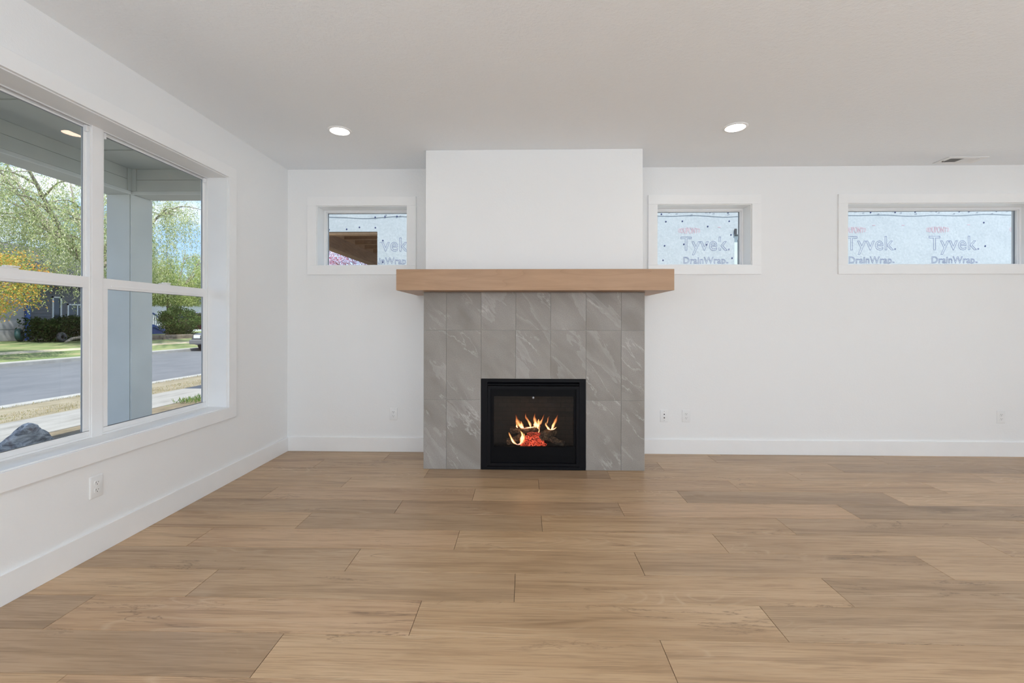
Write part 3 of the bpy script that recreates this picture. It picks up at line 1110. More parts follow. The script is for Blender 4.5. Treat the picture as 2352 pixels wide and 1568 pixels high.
tongue([(660, 1090, 12), (700, 1070, 36), (720, 1020, 58), (722, 970, 54), (712, 930, 26), (700, 900, 4)], 3.95, 0.02, 0.62)
tongue([(730, 1060, 8), (742, 1000, 22), (752, 935, 5)], 3.96, 0.15, 0.7)
tongue([(945, 925, 4), (955, 890, 16), (960, 850, 8)], 3.98, 0.3, 0.7)
tongue([(740, 868, 10), (790, 858, 16), (850, 850, 14), (900, 842, 6)], 4.02, 0.02, 0.35)
_fl = bpy.data.lights.new('fire_glow', 'POINT')
_fl.energy = 0.35
_fl.color = (1.0, 0.45, 0.16)
_fl.shadow_soft_size = 0.10
_flo = bpy.data.objects.new('fire_glow', _fl)
COL.objects.link(_flo)
_flo.parent = fire
_flo.location = Vector((0.03, 4.03, 0.36)) - Vector(fire.location)

# ------------------------------------------------------------------ wall plates
PWD, PHT = 0.0765, 0.119


def rrect(w, h, r, n=5):
    out = []
    for cx_, cz_, a0_ in ((w / 2 - r, h / 2 - r, 0), (-w / 2 + r, h / 2 - r, PI / 2), (-w / 2 + r, -h / 2 + r, PI), (w / 2 - r, -h / 2 + r, 1.5 * PI)):
        for i in range(n + 1):
            a = a0_ + PI / 2 * i / n
            out.append((cx_ + r * math.cos(a), cz_ + r * math.sin(a)))
    return out


def plate_mesh(t_):
    w0 = rrect(PWD, PHT, 0.004)
    w1 = rrect(PWD - 0.004, PHT - 0.004, 0.004)
    w2 = rrect(PWD - 0.010, PHT - 0.010, 0.004)
    mb = MB()
    mb.loft([[(x, 0, z) for x, z in w0], [(x, -0.0028, z) for x, z in w0], [(x, -t_ + 0.0012, z) for x, z in w1], [(x, -t_, z) for x, z in w2]])
    return mb


def make_outlet():
    root = thing('wall_outlet', None, 'outlet')
    plate_mesh(0.0062).build('cover_plate', M_PLATE, root, origin=(0, 0, 0), smooth=True)
    for s in (1, -1):
        cz_ = s * 0.0195
        pts = []
        for i in range(28):
            a = 2 * PI * i / 28
            pts.append((0.0172 * math.cos(a), max(-0.0132, min(0.0132, 0.0172 * math.sin(a)))))
        mb = MB().loft([[(x, -0.0055, cz_ + z) for x, z in pts], [(x, -0.0074, cz_ + z) for x, z in pts], [(x * 0.95, -0.0082, cz_ + z * 0.95) for x, z in pts]])
        f_ = mb.build('receptacle', M_PLATE, root, origin=(0, 0, cz_), smooth=False)
        for sx, hh in ((-0.0063, 0.0085), (0.0063, 0.0068)):
            MB().box(sx - 0.0011, sx + 0.0011, -0.0084, -0.0078, cz_ + 0.0035 - hh / 2, cz_ + 0.0035 + hh / 2).build('slot', M_DARK, f_)
        MB().lathe([(0.0, -0.0084), (0.0026, -0.0084), (0.0026, -0.0078)], (0, 0, cz_ - 0.0072), 'y', 14).build('ground_hole', M_DARK, f_)
    MB().lathe([(0.0, -0.0072), (0.0022, -0.0070), (0.0028, -0.006)], (0, 0, 0), 'y', 14).build('screw', M_PLATE, root)
    return root


def make_media():
    root = thing('media_plate', None, 'wall plate')
    plate_mesh(0.0062).build('cover_plate', M_PLATE, root, origin=(0, 0, 0), smooth=True)
    MB().box(-0.006, 0.006, -0.0085, -0.006, 0.0115, 0.0205).build('data_jack', M_DARK, root, bevel=0.001)
    j = MB().lathe([(0.0075, -0.006), (0.0075, -0.010), (0.0055, -0.0105), (0.0048, -0.016), (0.0, -0.016)], (0, 0, -0.016), 'y', 6).build('coax_connector', M_BRASS, root)
    MB().lathe([(0.003, -0.0155), (0.003, -0.0168), (0.0, -0.0168)], (0, 0, -0.016), 'y', 12).build('connector_core', M_DARK, j)
    for s in (1, -1):
        MB().lathe([(0.0, -0.0075), (0.0025, -0.0072), (0.0032, -0.006)], (0, 0, s * 0.042), 'y', 14).build('screw', plain('screw_grey', (0.35, 0.35, 0.35, 1), 0.4), root)
    return root


ol = make_outlet()
for i, (x, y, z, rz, lab) in enumerate((
        (-1.267, D, 0.362, 0, 'white wall outlet on the back wall left of the fireplace'),
        (1.532, D, 0.360, 0, 'white wall outlet next to the media plate right of the fireplace'),
        (4.45, D, 0.369, 0, 'white wall outlet far right on the back wall'),
        (XL, 2.391, 0.365, PI / 2, 'white wall outlet below the tall left window'))):
    o = ol if i == 0 else copy_tree(ol)
    o.location, o.rotation_euler.z = (x, y, z), rz
    tag(o, lab, 'outlet', 'wall outlets')
mp_ = make_media()
mp_.location = (1.3245, D, 0.3592)
tag(mp_, 'white wall plate with two dark connectors right of the fireplace', 'wall plate')


# ------------------------------------------------------------------ recessed ceiling lamps
def make_lamp():
    root = thing('recessed_ceiling_light', None, 'ceiling light')
    MB().lathe([(0.0700, 0.0), (0.0885, 0.0), (0.0885, -0.003), (0.0860, -0.006), (0.0750, -0.0085), (0.0715, -0.0085), (0.0700, -0.006)], (0, 0, 0), 'z', 48, True).build('trim_ring', M_TRIM, root, origin=(0, 0, 0), smooth=True)
    MB().lathe([(0.0, -0.0078), (0.04, -0.0074), (0.062, -0.0066), (0.0705, -0.005), (0.0705, -0.001), (0.0, -0.001)], (0, 0, 0), 'z', 40).build('lens', M_LENS, root, origin=(0, 0, 0), smooth=True)
    return root


lp = make_lamp()
for i, (x, lab) in enumerate(((-1.43, 'round lit ceiling light left of the chimney breast'), (1.586, 'round lit ceiling light right of the chimney breast'), (4.60, 'added round lit ceiling light beyond the right edge of the view'))):  # third lamp is unseen, added to continue the row and give light
    o = lp if i == 0 else copy_tree(lp)
    o.location = (x, 3.475, H)
    tag(o, lab, 'ceiling light', 'recessed ceiling lights')


# unseen globe pendants added behind the viewer to brighten ceiling and walls
def make_fill_pendant():
    root = thing('fill_globe_pendant', None, 'added pendant light')
    MB().lathe([(0.0, 0.0), (0.065, 0.0), (0.065, -0.012), (0.05, -0.025), (0.0, -0.025)], (0, 0, 0), 'z', 28).build('ceiling_rose', M_TRIM, root, origin=(0, 0, 0))
    MB().lathe([(0.0, -0.02), (0.006, -0.02), (0.006, -0.84), (0.028, -0.845), (0.028, -0.875), (0.0, -0.875)], (0, 0, 0), 'z', 16).build('stem', M_TRIM, root, origin=(0, 0, 0))
    prof = [(0.145 * math.sin(PI * i / 16), -1.00 - 0.145 * math.cos(PI * i / 16)) for i in range(17)]
    prof[0], prof[-1] = (0.001, -1.145), (0.001, -0.855)
    MB().lathe(prof, (0, 0, 0), 'z', 24).build('globe', M_FILL_GLOBE, root, origin=(0, 0, 0), smooth=True)
    return root


gp = make_fill_pendant()
k = 0
for y, yl in ((-0.15, 'front'), (-2.6, 'rear')):
    for x, xl in ((-1.0, 'left'), (1.9, 'middle'), (4.7, 'right')):
        o = gp if k == 0 else copy_tree(gp)
        k += 1
        o.location = (x, y, H)
        tag(o, 'white opal globe pendant added out of view as fill light, %s of the %s row' % (xl, yl), 'added pendant light', 'added globe pendants')

# ------------------------------------------------------------------ ceiling vent
vx0, vx1, vy0, vy1 = 3.765, 4.115, 4.130, 4.300
vent = thing('ceiling_vent', 'white two way ceiling air vent near the back wall', 'air vent', ((vx0 + vx1) / 2, (vy0 + vy1) / 2, H))
zt = H - 0.0005
mb = MB()
b = 0.036
mb.box(vx0, vx1, vy0, vy0 + b, zt - 0.006, zt).box(vx0, vx1, vy1 - b, vy1, zt - 0.006, zt).box(vx0, vx0 + b + 0.012, vy0 + b, vy1 - b, zt - 0.006, zt).box(vx1 - b - 0.012, vx1, vy0 + b, vy1 - b, zt - 0.006, zt)
xm = (vx0 + vx1) / 2
mb.box(xm - 0.006, xm + 0.006, vy0 + b, vy1 - b, zt - 0.006, zt)
mb.build('face_frame', M_TRIM, vent, bevel=0.002)
MB().box(vx0 + b, vx1 - b, vy0 + b - 0.004, vy1 - b + 0.004, zt - 0.0012, zt).build('duct_back', plain('duct_grey', (0.16, 0.16, 0.16, 1), 0.8), vent)
for s, xa, xb in ((1, vx0 + b + 0.014, xm - 0.008), (-1, xm + 0.008, vx1 - b - 0.014)):
    n = 11
    for i in range(n):
        x = xa + (xb - xa) * (i + 0.5) / n
        mb = MB().extrude([(x - s * 0.0045, vy0 + b, zt - 0.0060), (x - s * 0.0037, vy0 + b, zt - 0.0064), (x + s * 0.0045, vy0 + b, zt - 0.0016), (x + s * 0.0037, vy0 + b, zt - 0.0012)], (0, vy1 - vy0 - 2 * b, 0))
        mb.build('louvre_slat', M_TRIM, vent)
MB().box(vx0 + 0.030, vx0 + 0.036, vy1 - 0.075, vy1 - 0.062, zt - 0.013, zt - 0.006).build('damper_lever', M_BRASS, vent)

# ==================================================================== OUTSIDE
GZ = -0.15


def mat_ground(name, stops, scale, detail=5, rough=0.95, stretch=(1, 1, 1), bump=0.3):
    m = NT(name)
    f = m.noise(m.coords('World', scale=stretch), scale, detail, 0.65)
    m.bsdf(m.ramp(f, stops), rough, 0, 0.15, f, bump, 0.02)
    MATS[name] = m.m
    return m.m


M_ASPHALT = mat_ground('asphalt', [(0.3, (0.135, 0.145, 0.158, 1)), (0.7, (0.18, 0.19, 0.203, 1))], 1.6, 8, 0.9, (1, .5, 1))
M_CONC = mat_ground('concrete', [(0.30, (0.22, 0.215, 0.20, 1)), (0.45, (0.31, 0.305, 0.285, 1)), (0.7, (0.365, 0.36, 0.34, 1))], 3.0, 7, 0.95, (1.6, .35, 1))
M_CURB = mat_ground('curb_concrete', [(0.3, (0.33, 0.33, 0.31, 1)), (0.7, (0.42, 0.42, 0.40, 1))], 3.0, 6)
M_DIRT = mat_ground('dry_verge', [(0.30, (0.15, 0.13, 0.07, 1)), (0.42, (0.25, 0.22, 0.15, 1)), (0.60, (0.32, 0.285, 0.21, 1)), (0.72, (0.17, 0.18, 0.08, 1))], 3.2, 7, 0.95, (1, .45, 1))
M_LAWN = mat_ground('far_lawn', [(0.30, (0.12, 0.17, 0.07, 1)), (0.48, (0.19, 0.245, 0.105, 1)), (0.60, (0.29, 0.29, 0.155, 1)), (0.74, (0.40, 0.30, 0.18, 1))], 0.9, 8, 0.95, (2.2, .5, 1))
M_YARD = mat_ground('yard_grass', [(0.32, (0.13, 0.11, 0.07, 1)), (0.55, (0.24, 0.20, 0.14, 1)), (0.72, (0.16, 0.20, 0.08, 1))], 4.0, 7)
M_SIDE = mat_ground('side_yard_gravel', [(0.3, (0.42, 0.40, 0.37, 1)), (0.7, (0.58, 0.56, 0.52, 1))], 6.0, 6)

CURBN0, CURBN1 = -8.66, -8.42        # near kerb
WALK0, WALK1 = -7.15, -6.02          # near pavement
CURBF0, CURBF1 = -17.75, -17.30      # far kerb
Y0, Y1 = -20.0, 75.0


def slab(name, mat, x0, x1, z, lab, y0=Y0, y1=Y1, depth=0.3):
    return tag(MB().box(x0, x1, y0, y1, z - depth, z).build(name, mat), lab, None, None, 'structure')


slab('ground_front_yard', M_YARD, WALK1, XL - WTL, GZ - 0.01, 'green front yard between the house and the pavement')
slab('ground_side_yard', M_SIDE, XL - WT, 30.0, GZ - 0.02, 'gravel side yard between the two houses', D + WT, 26.0)
slab('ground_verge', M_DIRT, CURBN1, WALK0, GZ - 0.012, 'dry grass verge between pavement and street')
slab('road', M_ASPHALT, CURBF1, CURBN0, GZ - 0.13, 'grey asphalt street outside the tall window')
walk = slab('pavement', M_CONC, WALK0, WALK1, GZ - 0.06, 'pale concrete pavement in front of the house')
for i in range(22):
    ya = -6.0 + i * 1.22
    MB().box(WALK0 + 0.003, WALK1 - 0.003, ya + 0.005, ya + 1.215, GZ - 0.058, GZ + 0.002).build('slab', M_CONC, walk, bevel=0.008)
for nm, xa, xb, lab in (('kerb_near', CURBN0, CURBN1, 'pale concrete kerb on the near side of the street'), ('kerb_far', CURBF0, CURBF1, 'pale concrete kerb on the far side of the street')):
    tag(MB().box(xa, xb, Y0, Y1, GZ - 0.3, GZ + 0.012).build(nm, M_CURB, bevel=0.03), lab, None, None, 'structure')
# far lawn rising towards the houses, with a strip of path
mb = MB()
prof = [(CURBF0, GZ + 0.0), (-19.2, 0.02), (-20.1, 0.06), (-24.0, 0.30), (-32.0, 0.42), (-90.0, 0.6)]
for i in range(len(prof) - 1):
    (xa, za), (xb, zb) = prof[i], prof[i + 1]
    n = len(mb.v)
    mb.v += [(xa, Y0, za), (xb, Y0, zb), (xb, Y1 + 20, zb), (xa, Y1 + 20, za)]
    mb.f.append((n, n + 1, n + 2, n + 3))
tag(mb.build('ground_far_lawn', M_LAWN), 'green lawn sloping up on the far side of the street', None, None, 'structure')
mb = MB()
mb.v = [(-19.2, Y0, 0.025), (-20.1, Y0, 0.065), (-20.1, Y1, 0.065), (-19.2, Y1, 0.025), (-19.2, Y0, -0.05), (-20.1, Y0, -0.05), (-20.1, Y1, -0.05), (-19.2, Y1, -0.05)]
mb.f = [(0, 1, 2, 3), (0, 3, 7, 4), (1, 5, 6, 2), (0, 4, 5, 1), (3, 2, 6, 7)]
tag(mb.build('path_far', mat_ground('leafy_path', [(0.3, (0.40, 0.36, 0.24, 1)), (0.5, (0.50, 0.46, 0.36, 1)), (0.7, (0.42, 0.32, 0.16, 1))], 1.4, 7, 0.95, (1, .4, 1))), 'leaf strewn path along the far lawn', None, None, 'structure')


# ------------------------------------------------------------------ porch
def mat_siding(name, col):
    m = NT(name)
    g_ = m.noise(m.coords('World', scale=(2, 2, 60)), 3.0, 4)
    b_ = m.noise(m.coords('World'), 3.0, 3)
    c2 = tuple(c * 0.92 for c in col[:3]) + (1,)
    m.bsdf(m.ramp(b_, [(0.3, c2), (0.7, col)]), 0.7, 0, 0.3, g_, 0.25, 0.003)
    MATS[name] = m.m
    return m.m


M_PORCH = mat_siding('porch_paint', (0.80, 0.81, 0.77, 1))
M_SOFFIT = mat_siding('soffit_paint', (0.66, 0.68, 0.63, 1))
PX, PY, PT, PB = -4.149, 4.70, 2.853, 2.592
PS = 0.268
porch_floor = tag(MB().box(-4.55, XL - WTL, YR, PY + PS + 0.1, GZ - 0.15, -0.03).build('porch_slab', M_CONC), 'concrete porch slab outside the tall window', None, None, 'structure')
post = thing('porch_post', 'pale blue grey square porch post with corner boards', 'post', (PX - PS / 2, PY + PS / 2, -0.03))
c = 0.012
mb = MB().box(PX - PS + c, PX - c, PY + c + .001, PY + PS - c, -0.03, PB - 0.001)
mb.build('post_core', M_PORCH, post)
for xa, xb, ya, yb in ((PX - PS + 0.0, PX - 0.020, PY, PY + c), (PX - c, PX, PY, PY + PS), (PX - PS, PX - PS + c, PY + c, PY + PS), (PX - PS + c, PX - c, PY + PS - c, PY + PS)):
    MB().box(xa, xb, ya, yb, -0.029, PB - 0.001).build('post_board', M_PORCH, post, bevel=0.002)
pbeam = thing('porch_beam', 'blue grey boarded porch beam running from the post along the street side', 'beam', (PX, 1.0, PB))
SEAM = 2.738
yb_ = YR


def beam_board(parent, x0, x1, y0, y1, z0, z1):
    MB().box(x0, x1, y0, y1, z0, z1).build('beam_board', M_SOFFIT, parent, bevel=0.002)


MB().box(PX - PS + 0.02, PX - 0.014, yb_, PY + PS, PB + 0.02, PT).build('beam_core', M_SOFFIT, pbeam)
beam_board(pbeam, PX - 0.012, PX, yb_, PY + 0.013, SEAM + 0.002, PT)
beam_board(pbeam, PX - 0.012, PX + 0.003, yb_, PY + 0.013, PB + 0.030, SEAM - 0.001)
MB().box(PX - 0.02, PX + 0.006, yb_, PY - 0.002, PB - 0.004, PB + 0.029).build('bottom_trim', M_PORCH, pbeam, bevel=0.005)
MB().box(PX - PS + 0.0, PX - 0.021, yb_, PY + PS, PB, PB + 0.019).build('beam_underside', M_SOFFIT, pbeam)
ebeam = thing('porch_beam', 'blue grey boarded porch beam between the post and the house end', 'beam', (-3.2, PY, PB))
xr = XL - WTL - 0.001
MB().box(PX + 0.002, xr, PY + 0.014, PY + PS - 0.02, PB + 0.02, PT).build('beam_core', M_SOFFIT, ebeam)
beam_board(ebeam, PX + 0.004, xr, PY, PY + 0.012, SEAM + 0.002, PT)
beam_board(ebeam, PX + 0.004, xr, PY - 0.003, PY + 0.012, PB + 0.030, SEAM - 0.001)
MB().box(PX + 0.007, xr, PY - 0.006, PY + 0.02, PB - 0.004, PB + 0.029).build('bottom_trim', M_PORCH, ebeam, bevel=0.005)
MB().box(PX + 0.007, xr, PY + 0.021, PY + PS, PB, PB + 0.019).build('beam_underside', M_SOFFIT, ebeam)
MB().box(PX + 0.004, PX + 0.055, PY - 0.012, PY - 0.0035, PB + 0.031, PT - 0.001).build('corner_board', M_SOFFIT, ebeam, bevel=0.002)
MB().box(PX + 0.0035, PX + 0.012, PY - 0.055, PY - 0.0125, PB + 0.031, PT - 0.001).build('corner_board', M_SOFFIT, pbeam, bevel=0.002)
soff = thing('porch_ceiling', 'blue grey porch ceiling panels with joint battens', None, (-3.3, 1.0, PT), None, 'structure')
s1, s2 = at(0, 231, 2, PT).y, at(240, 346.5, 2, PT).y
ys = [YR, -1.8, (s1 + -1.8) / 2, s1, s2, PY + PS]
for i in range(len(ys) - 1):
    MB().box(PX - PS, xr, ys[i] + 0.004, ys[i + 1] - 0.004, PT + 0.001, PT + 0.014).build('soffit_panel', M_SOFFIT, soff)
    if i:
        MB().box(PX + 0.002, xr, ys[i] - 0.02, ys[i] + 0.02, PT - 0.008, PT + 0.0005).build('batten', M_SOFFIT, soff, bevel=0.002)
tag(MB().box(PX - PS - 0.5, xr, YR - 0.4, PY + PS + 0.4, PT + 0.015, PT + 0.16).build('porch_roof', plain('roof_dark', (0.08, 0.08, 0.085, 1), 0.9)), 'low porch roof above the beam', None, None, 'structure')


# ------------------------------------------------------------------ boulder by the pavement
def rock(name, centre, sx, sy, sz, label, seed):
    rr = random.Random(seed)
    bm = bmesh.new()
    bmesh.ops.create_icosphere(bm, subdivisions=4, radius=1.0)
    planes = []
    for i in range(13):
        n = Vector((rr.uniform(-1, 1), rr.uniform(-1, 1), rr.uniform(-.3, 1))).normalized()
        planes.append((n, rr.uniform(0.64, 0.88)))
    from mathutils import noise as mn
    for v in bm.verts:
        p = v.co.copy()
        for n, d_ in planes:
            k = p.dot(n)
            if k > d_:
                p -= n * (k - d_) * 0.95
        p += p.normalized() * (mn.noise(p * 2.3 + Vector((seed, 0, 0))) * 0.10 + mn.noise(p * 7.0) * 0.06 + mn.noise(p * 15.0) * 0.02)
        v.co = Vector((p.x * sx, p.y * sy, p.z * sz))
    me = bpy.data.meshes.new(name)
    bm.to_mesh(me)
    bm.free()
    me.polygons.foreach_set('use_smooth', [True] * len(me.polygons))
    me.materials.append(M_ROCK)
    o = link(name, me, None, centre)
    return tag(o, label, 'rock')


m = NT('boulder_stone')
_v = m.coords('Object', scale=(1, 1, 2.2))
_n = m.noise(_v, 5.0, 8, 0.7, 0.8)
_n2 = m.noise(m.coords('Object'), 9.0, 3, 0.5)
_c = m.ramp(_n, [(0.36, (0.09, 0.095, 0.10, 1)), (0.47, (0.30, 0.305, 0.31, 1)), (0.58, (0.65, 0.65, 0.64, 1))])
_c = m.mix(m.ramp(_n2, [(0.55, (0, 0, 0, 1)), (0.68, (0.7, 0.7, 0.7, 1))]), _c, (0.14, 0.085, 0.07, 1))
m.bsdf(_c, 0.85, 0, 0.3, _n, 0.8, 0.03)
M_ROCK = m.m
_p = at(62, 1040, 2, 0.0)
_q = Vector((-5.06, 4.50, 0))
rock('boulder', (-5.06, 4.49, GZ + 0.04), 0.29, 0.25, 0.32, 'dark blue grey boulder just outside the tall window', 3)
rock('small_rock', (-5.02, 4.05, GZ + 0.03), 0.16, 0.14, 0.13, 'small pale rock at the left foot of the boulder', 8)


# ------------------------------------------------------------------ leaves, grass, trees
def mat_leaf(name, stops):
    m = NT(name)
    gm = m.n('ShaderNodeNewGeometry')
    c = m.ramp(gm.outputs['Random Per Island'], stops)
    d_ = m.n('ShaderNodeBsdfDiffuse')
    t_ = m.n('ShaderNodeBsdfTranslucent')
    m.l(c, d_.inputs[0])
    m.l(c, t_.inputs[0])
    mx = m.n('ShaderNodeMixShader')
    mx.inputs[0].default_value = 0.40
    m.l(d_.outputs[0], mx.inputs[1])
    m.l(t_.outputs[0], mx.inputs[2])
    m.l(mx.outputs[0], m.out.inputs['Surface'])
    MATS[name] = m.m
    return m.m


def ramp_cols(*cols):
    n = len(cols) - 1
    return [(i / n, c + (1,)) for i, c in enumerate(cols)]


L_WILLOW = mat_leaf('willow_leaf', ramp_cols((0.20, 0.27, 0.11), (0.42, 0.50, 0.22), (0.60, 0.65, 0.34), (0.80, 0.78, 0.56)))
L_WILLOW2 = mat_leaf('willow_leaf_deep', ramp_cols((0.16, 0.25, 0.08), (0.36, 0.46, 0.15), (0.54, 0.62, 0.24), (0.68, 0.70, 0.36)))
L_MAPLE = mat_leaf('maple_leaf_autumn', ramp_cols((0.22, 0.31, 0.09), (0.36, 0.44, 0.13), (0.52, 0.52, 0.16), (0.74, 0.48, 0.11), (0.80, 0.34, 0.08)))
L_HEDGE = mat_leaf('hedge_leaf', ramp_cols((0.014, 0.032, 0.010), (0.03, 0.06, 0.02), (0.055, 0.09, 0.028)))
L_SHRUB = mat_leaf('shrub_leaf', ramp_cols((0.04, 0.085, 0.022), (0.085, 0.15, 0.04), (0.15, 0.22, 0.07)))
L_PLUM = mat_leaf('plum_leaf', ramp_cols((0.10, 0.06, 0.09), (0.20, 0.12, 0.17), (0.30, 0.24, 0.26)))
L_PINK = mat_leaf('pink_leaf', ramp_cols((0.32, 0.07, 0.12), (0.62, 0.22, 0.30), (0.80, 0.45, 0.52), (0.45, 0.12, 0.17)))
L_GRASS = mat_leaf('grass_blade', ramp_cols((0.06, 0.16, 0.03), (0.14, 0.28, 0.06), (0.30, 0.34, 0.12)))
L_GRASSD = mat_leaf('dry_grass_blade', ramp_cols((0.16, 0.20, 0.06), (0.38, 0.33, 0.14), (0.55, 0.42, 0.22)))
M_BARK = mat_ground('bark', [(0.3, (0.14, 0.12, 0.10, 1)), (0.7, (0.46, 0.41, 0.36, 1))], 7.0, 5, 0.95, (2, 2, .6), 0.8)


def leaf_part(name, P, Dv, L, Wd, mat, parent, seed, kind='stuff'):
    """P (n,3) roots, Dv (n,3) directions: rhombic leaves as one part"""
    rg = np.random.default_rng(seed)
    n = len(P)
    Dv = Dv / (np.linalg.norm(Dv, axis=1, keepdims=True) + 1e-9)
    R_ = rg.normal(size=(n, 3))
    S = np.cross(Dv, R_)
    S /= (np.linalg.norm(S, axis=1, keepdims=True) + 1e-9)
    l_ = (L * rg.uniform(0.6, 1.3, n))[:, None]
    w_ = (Wd * rg.uniform(0.7, 1.3, n))[:, None]
    V = np.empty((n, 4, 3))
    V[:, 0] = P
    V[:, 1] = P + Dv * l_ * 0.5 + S * w_ * 0.5
    V[:, 2] = P + Dv * l_
    V[:, 3] = P + Dv * l_ * 0.5 - S * w_ * 0.5
    V = V.reshape(-1, 3)
    org = np.array([V[:, 0].mean(), V[:, 1].mean(), V[:, 2].min()])
    V = V - org
    me = bpy.data.meshes.new(name)
    me.vertices.add(n * 4)
    me.vertices.foreach_set('co', V.ravel())
    me.loops.add(n * 4)
    me.loops.foreach_set('vertex_index', np.arange(n * 4))
    me.polygons.add(n)
    me.polygons.foreach_set('loop_start', np.arange(n) * 4)
    me.update(calc_edges=True)
    me.materials.append(mat)
    return link(name, me, parent, tuple(org), None, kind)


def grow(rg, base, height, spread, limbs, lean=(0, 0)):
    """trunk and limbs: list of polylines with radii"""
    base = np.array(base, float)
    out = []
    top = base + np.array([lean[0], lean[1], height * 0.36])
    tr = [base, base * .6 + top * .4 + np.array([.1, -.05, 0]), top]
    r0 = height * 0.028
    out.append((catmull(tr, 8), np.linspace(r0, r0 * .75, 9)))
    tips = []
    for i in range(limbs):
        a = 2 * PI * (i + rg.uniform(-.3, .3)) / limbs
        rad = spread * rg.uniform(.45, .8)
        hz = height * rg.uniform(.72, 1.0)
        end = base + np.array([math.cos(a) * rad, math.sin(a) * rad, hz])
        mid = top * .5 + end * .5 + np.array([math.cos(a), math.sin(a), 0]) * spread * .12 + np.array([0, 0, height * .05])
        pl = catmull([top, top * .6 + mid * .4 + rg.normal(size=3) * .15, mid, end], 14)
        out.append((pl, np.linspace(r0 * .55, r0 * .07, 15)))
        tips += pl[4:]
        for j in range(9):
            k = rg.integers(3, 13)
            s = pl[k]
            a2 = a + rg.uniform(-1.4, 1.4)
            ln = spread * rg.uniform(.25, .5)
            e2 = s + np.array([math.cos(a2) * ln, math.sin(a2) * ln, rg.uniform(-.05, .35) * ln])
            p2 = catmull([s, s * .5 + e2 * .5 + np.array([0, 0, ln * .15]), e2], 9)
            out.append((p2, np.linspace(r0 * .20, r0 * .035, 10)))
            tips += p2[2:]
    return out, np.array(tips)


def tree_root(name, label, base, group):
    return thing(name, label, 'tree', base, group)


def willow(label, base, height, spread, n_strand, seed, mat, droop=(0.9, 2.4), leaf=0.16, limbs=7, density=26, zmin=1.0):
    rg = np.random.default_rng(seed)
    root = tree_root('willow_tree', label, base, 'trees across the street')
    br, tips = grow(rg, base, height, spread, limbs)
    mb = MB()
    for pl, r in br:
        mb.tube(pl, list(r), 7)
    mb.build('branches', M_BARK, root, smooth=True)
    P, Dv = [], []
    ids = rg.integers(0, len(tips), n_strand)
    for i in ids:
        s = tips[i] + rg.normal(size=3) * np.array([.35, .35, .22]) * spread / 4
        ln = rg.uniform(*droop) * rg.uniform(.5, 1.0)
        out = s[:2] - np.array(base[:2])
        out = out / (np.linalg.norm(out) + 1e-6)
        k = int(density * ln / 2 + 6)
        t_ = np.sort(rg.uniform(0, 1, k))
        sw = rg.normal(size=2) * .12
        x = s[0] + (out[0] * .30 + sw[0]) * np.sqrt(t_) * ln * .5
        y = s[1] + (out[1] * .30 + sw[1]) * np.sqrt(t_) * ln * .5
        z = s[2] + .12 * np.sin(t_ * PI) - ln * t_ ** 1.3
        ok_ = z > base[2] + zmin
        x, y, z = x[ok_], y[ok_], z[ok_]
        k = len(z)
        if k == 0:
            continue
        p = np.stack([x, y, z], 1) + rg.normal(size=(k, 3)) * .05
        P.append(p)
        dd = rg.normal(size=(k, 3)) * .6
        dd[:, 2] -= .9
        Dv.append(dd)
    leaf_part('foliage', np.concatenate(P), np.concatenate(Dv), leaf, leaf * .26, mat, root, seed + 1)
    return root


def bushy(name, label, base, height, spread, n, seed, mat, leaf, zlow=.25, group='trees across the street', cat='tree', trunk=True, clumps=60, clump_r=.28, squash=1.0):
    """crown of leaf clumps on a branch skeleton"""
    rg = np.random.default_rng(seed)
    root = thing(name, label, cat, base, group)
    if trunk:
        br, tips = grow(rg, base, height * .9, spread * .8, 6)
        mb = MB()
        for pl, r in br:
            mb.tube(pl, list(r * .8), 6)
        mb.build('branches', M_BARK, root, smooth=True)
    cz = base[2] + height * (1 + zlow) / 2
    rz = height * (1 - zlow) / 2
    P, Dv = [], []
    for i in range(clumps):
        d_ = rg.normal(size=3)
        d_ /= np.linalg.norm(d_)
        rr_ = rg.uniform(.35, 1.0) ** .5
        c_ = np.array([base[0] + d_[0] * spread * rr_, base[1] + d_[1] * spread * rr_ * squash, cz + d_[2] * rz * rr_])
        k = n // clumps
        q = rg.normal(size=(k, 3)) * clump_r * np.array([1, 1, .7]) * spread * .6
        p = c_ + q
        p[:, 2] = np.maximum(p[:, 2], base[2] + .03)
        P.append(p)
        dd = rg.normal(size=(k, 3))
        dd[:, 2] += .1
        Dv.append(dd)
    leaf_part('foliage', np.concatenate(P), np.concatenate(Dv), leaf, leaf * .62, mat, root, seed + 1)
    return root


willow('large weeping willow with bare grey limbs filling the left pane', (-21.6, 22.3, 0.2), 10.2, 5.6, 2500, 11, L_WILLOW, (1.0, 3.4), 0.115, 9, 34, 1.5)
willow('weeping willow seen right of the porch post', (-24.9, 31.2, 0.32), 6.5, 3.4, 2300, 23, L_WILLOW2, (1.0, 2.8), 0.13, 8, 36, 2.1)
bushy('maple_tree', 'young maple tree turning yellow and orange at the far left', (-19.0, 15.3, 0.0), 4.0, 1.75, 16000, 41, L_MAPLE, 0.075, .34, clumps=110, clump_r=.19)
bushy('plum_tree', 'purple leaved tree at the right edge of the tall window', (-26.0, 39.6, 0.35), 6.4, 1.6, 4200, 47, L_PLUM, 0.17, .25)
bushy('round_shrub', 'large round green shrub beside the blue stair rail', (-22.9, 29.6, 0.26), 2.0, 1.15, 9000, 53, L_SHRUB, 0.11, .02, 'shrubs across the street', 'shrub', False, 110, .22)
bushy('small_shrub', 'small light green shrub in front of the parked grey car', (-18.9, 26.9, 0.0), 0.95, 0.35, 900, 57, L_SHRUB, 0.09, .05, 'shrubs across the street', 'shrub', False, 24, .35)
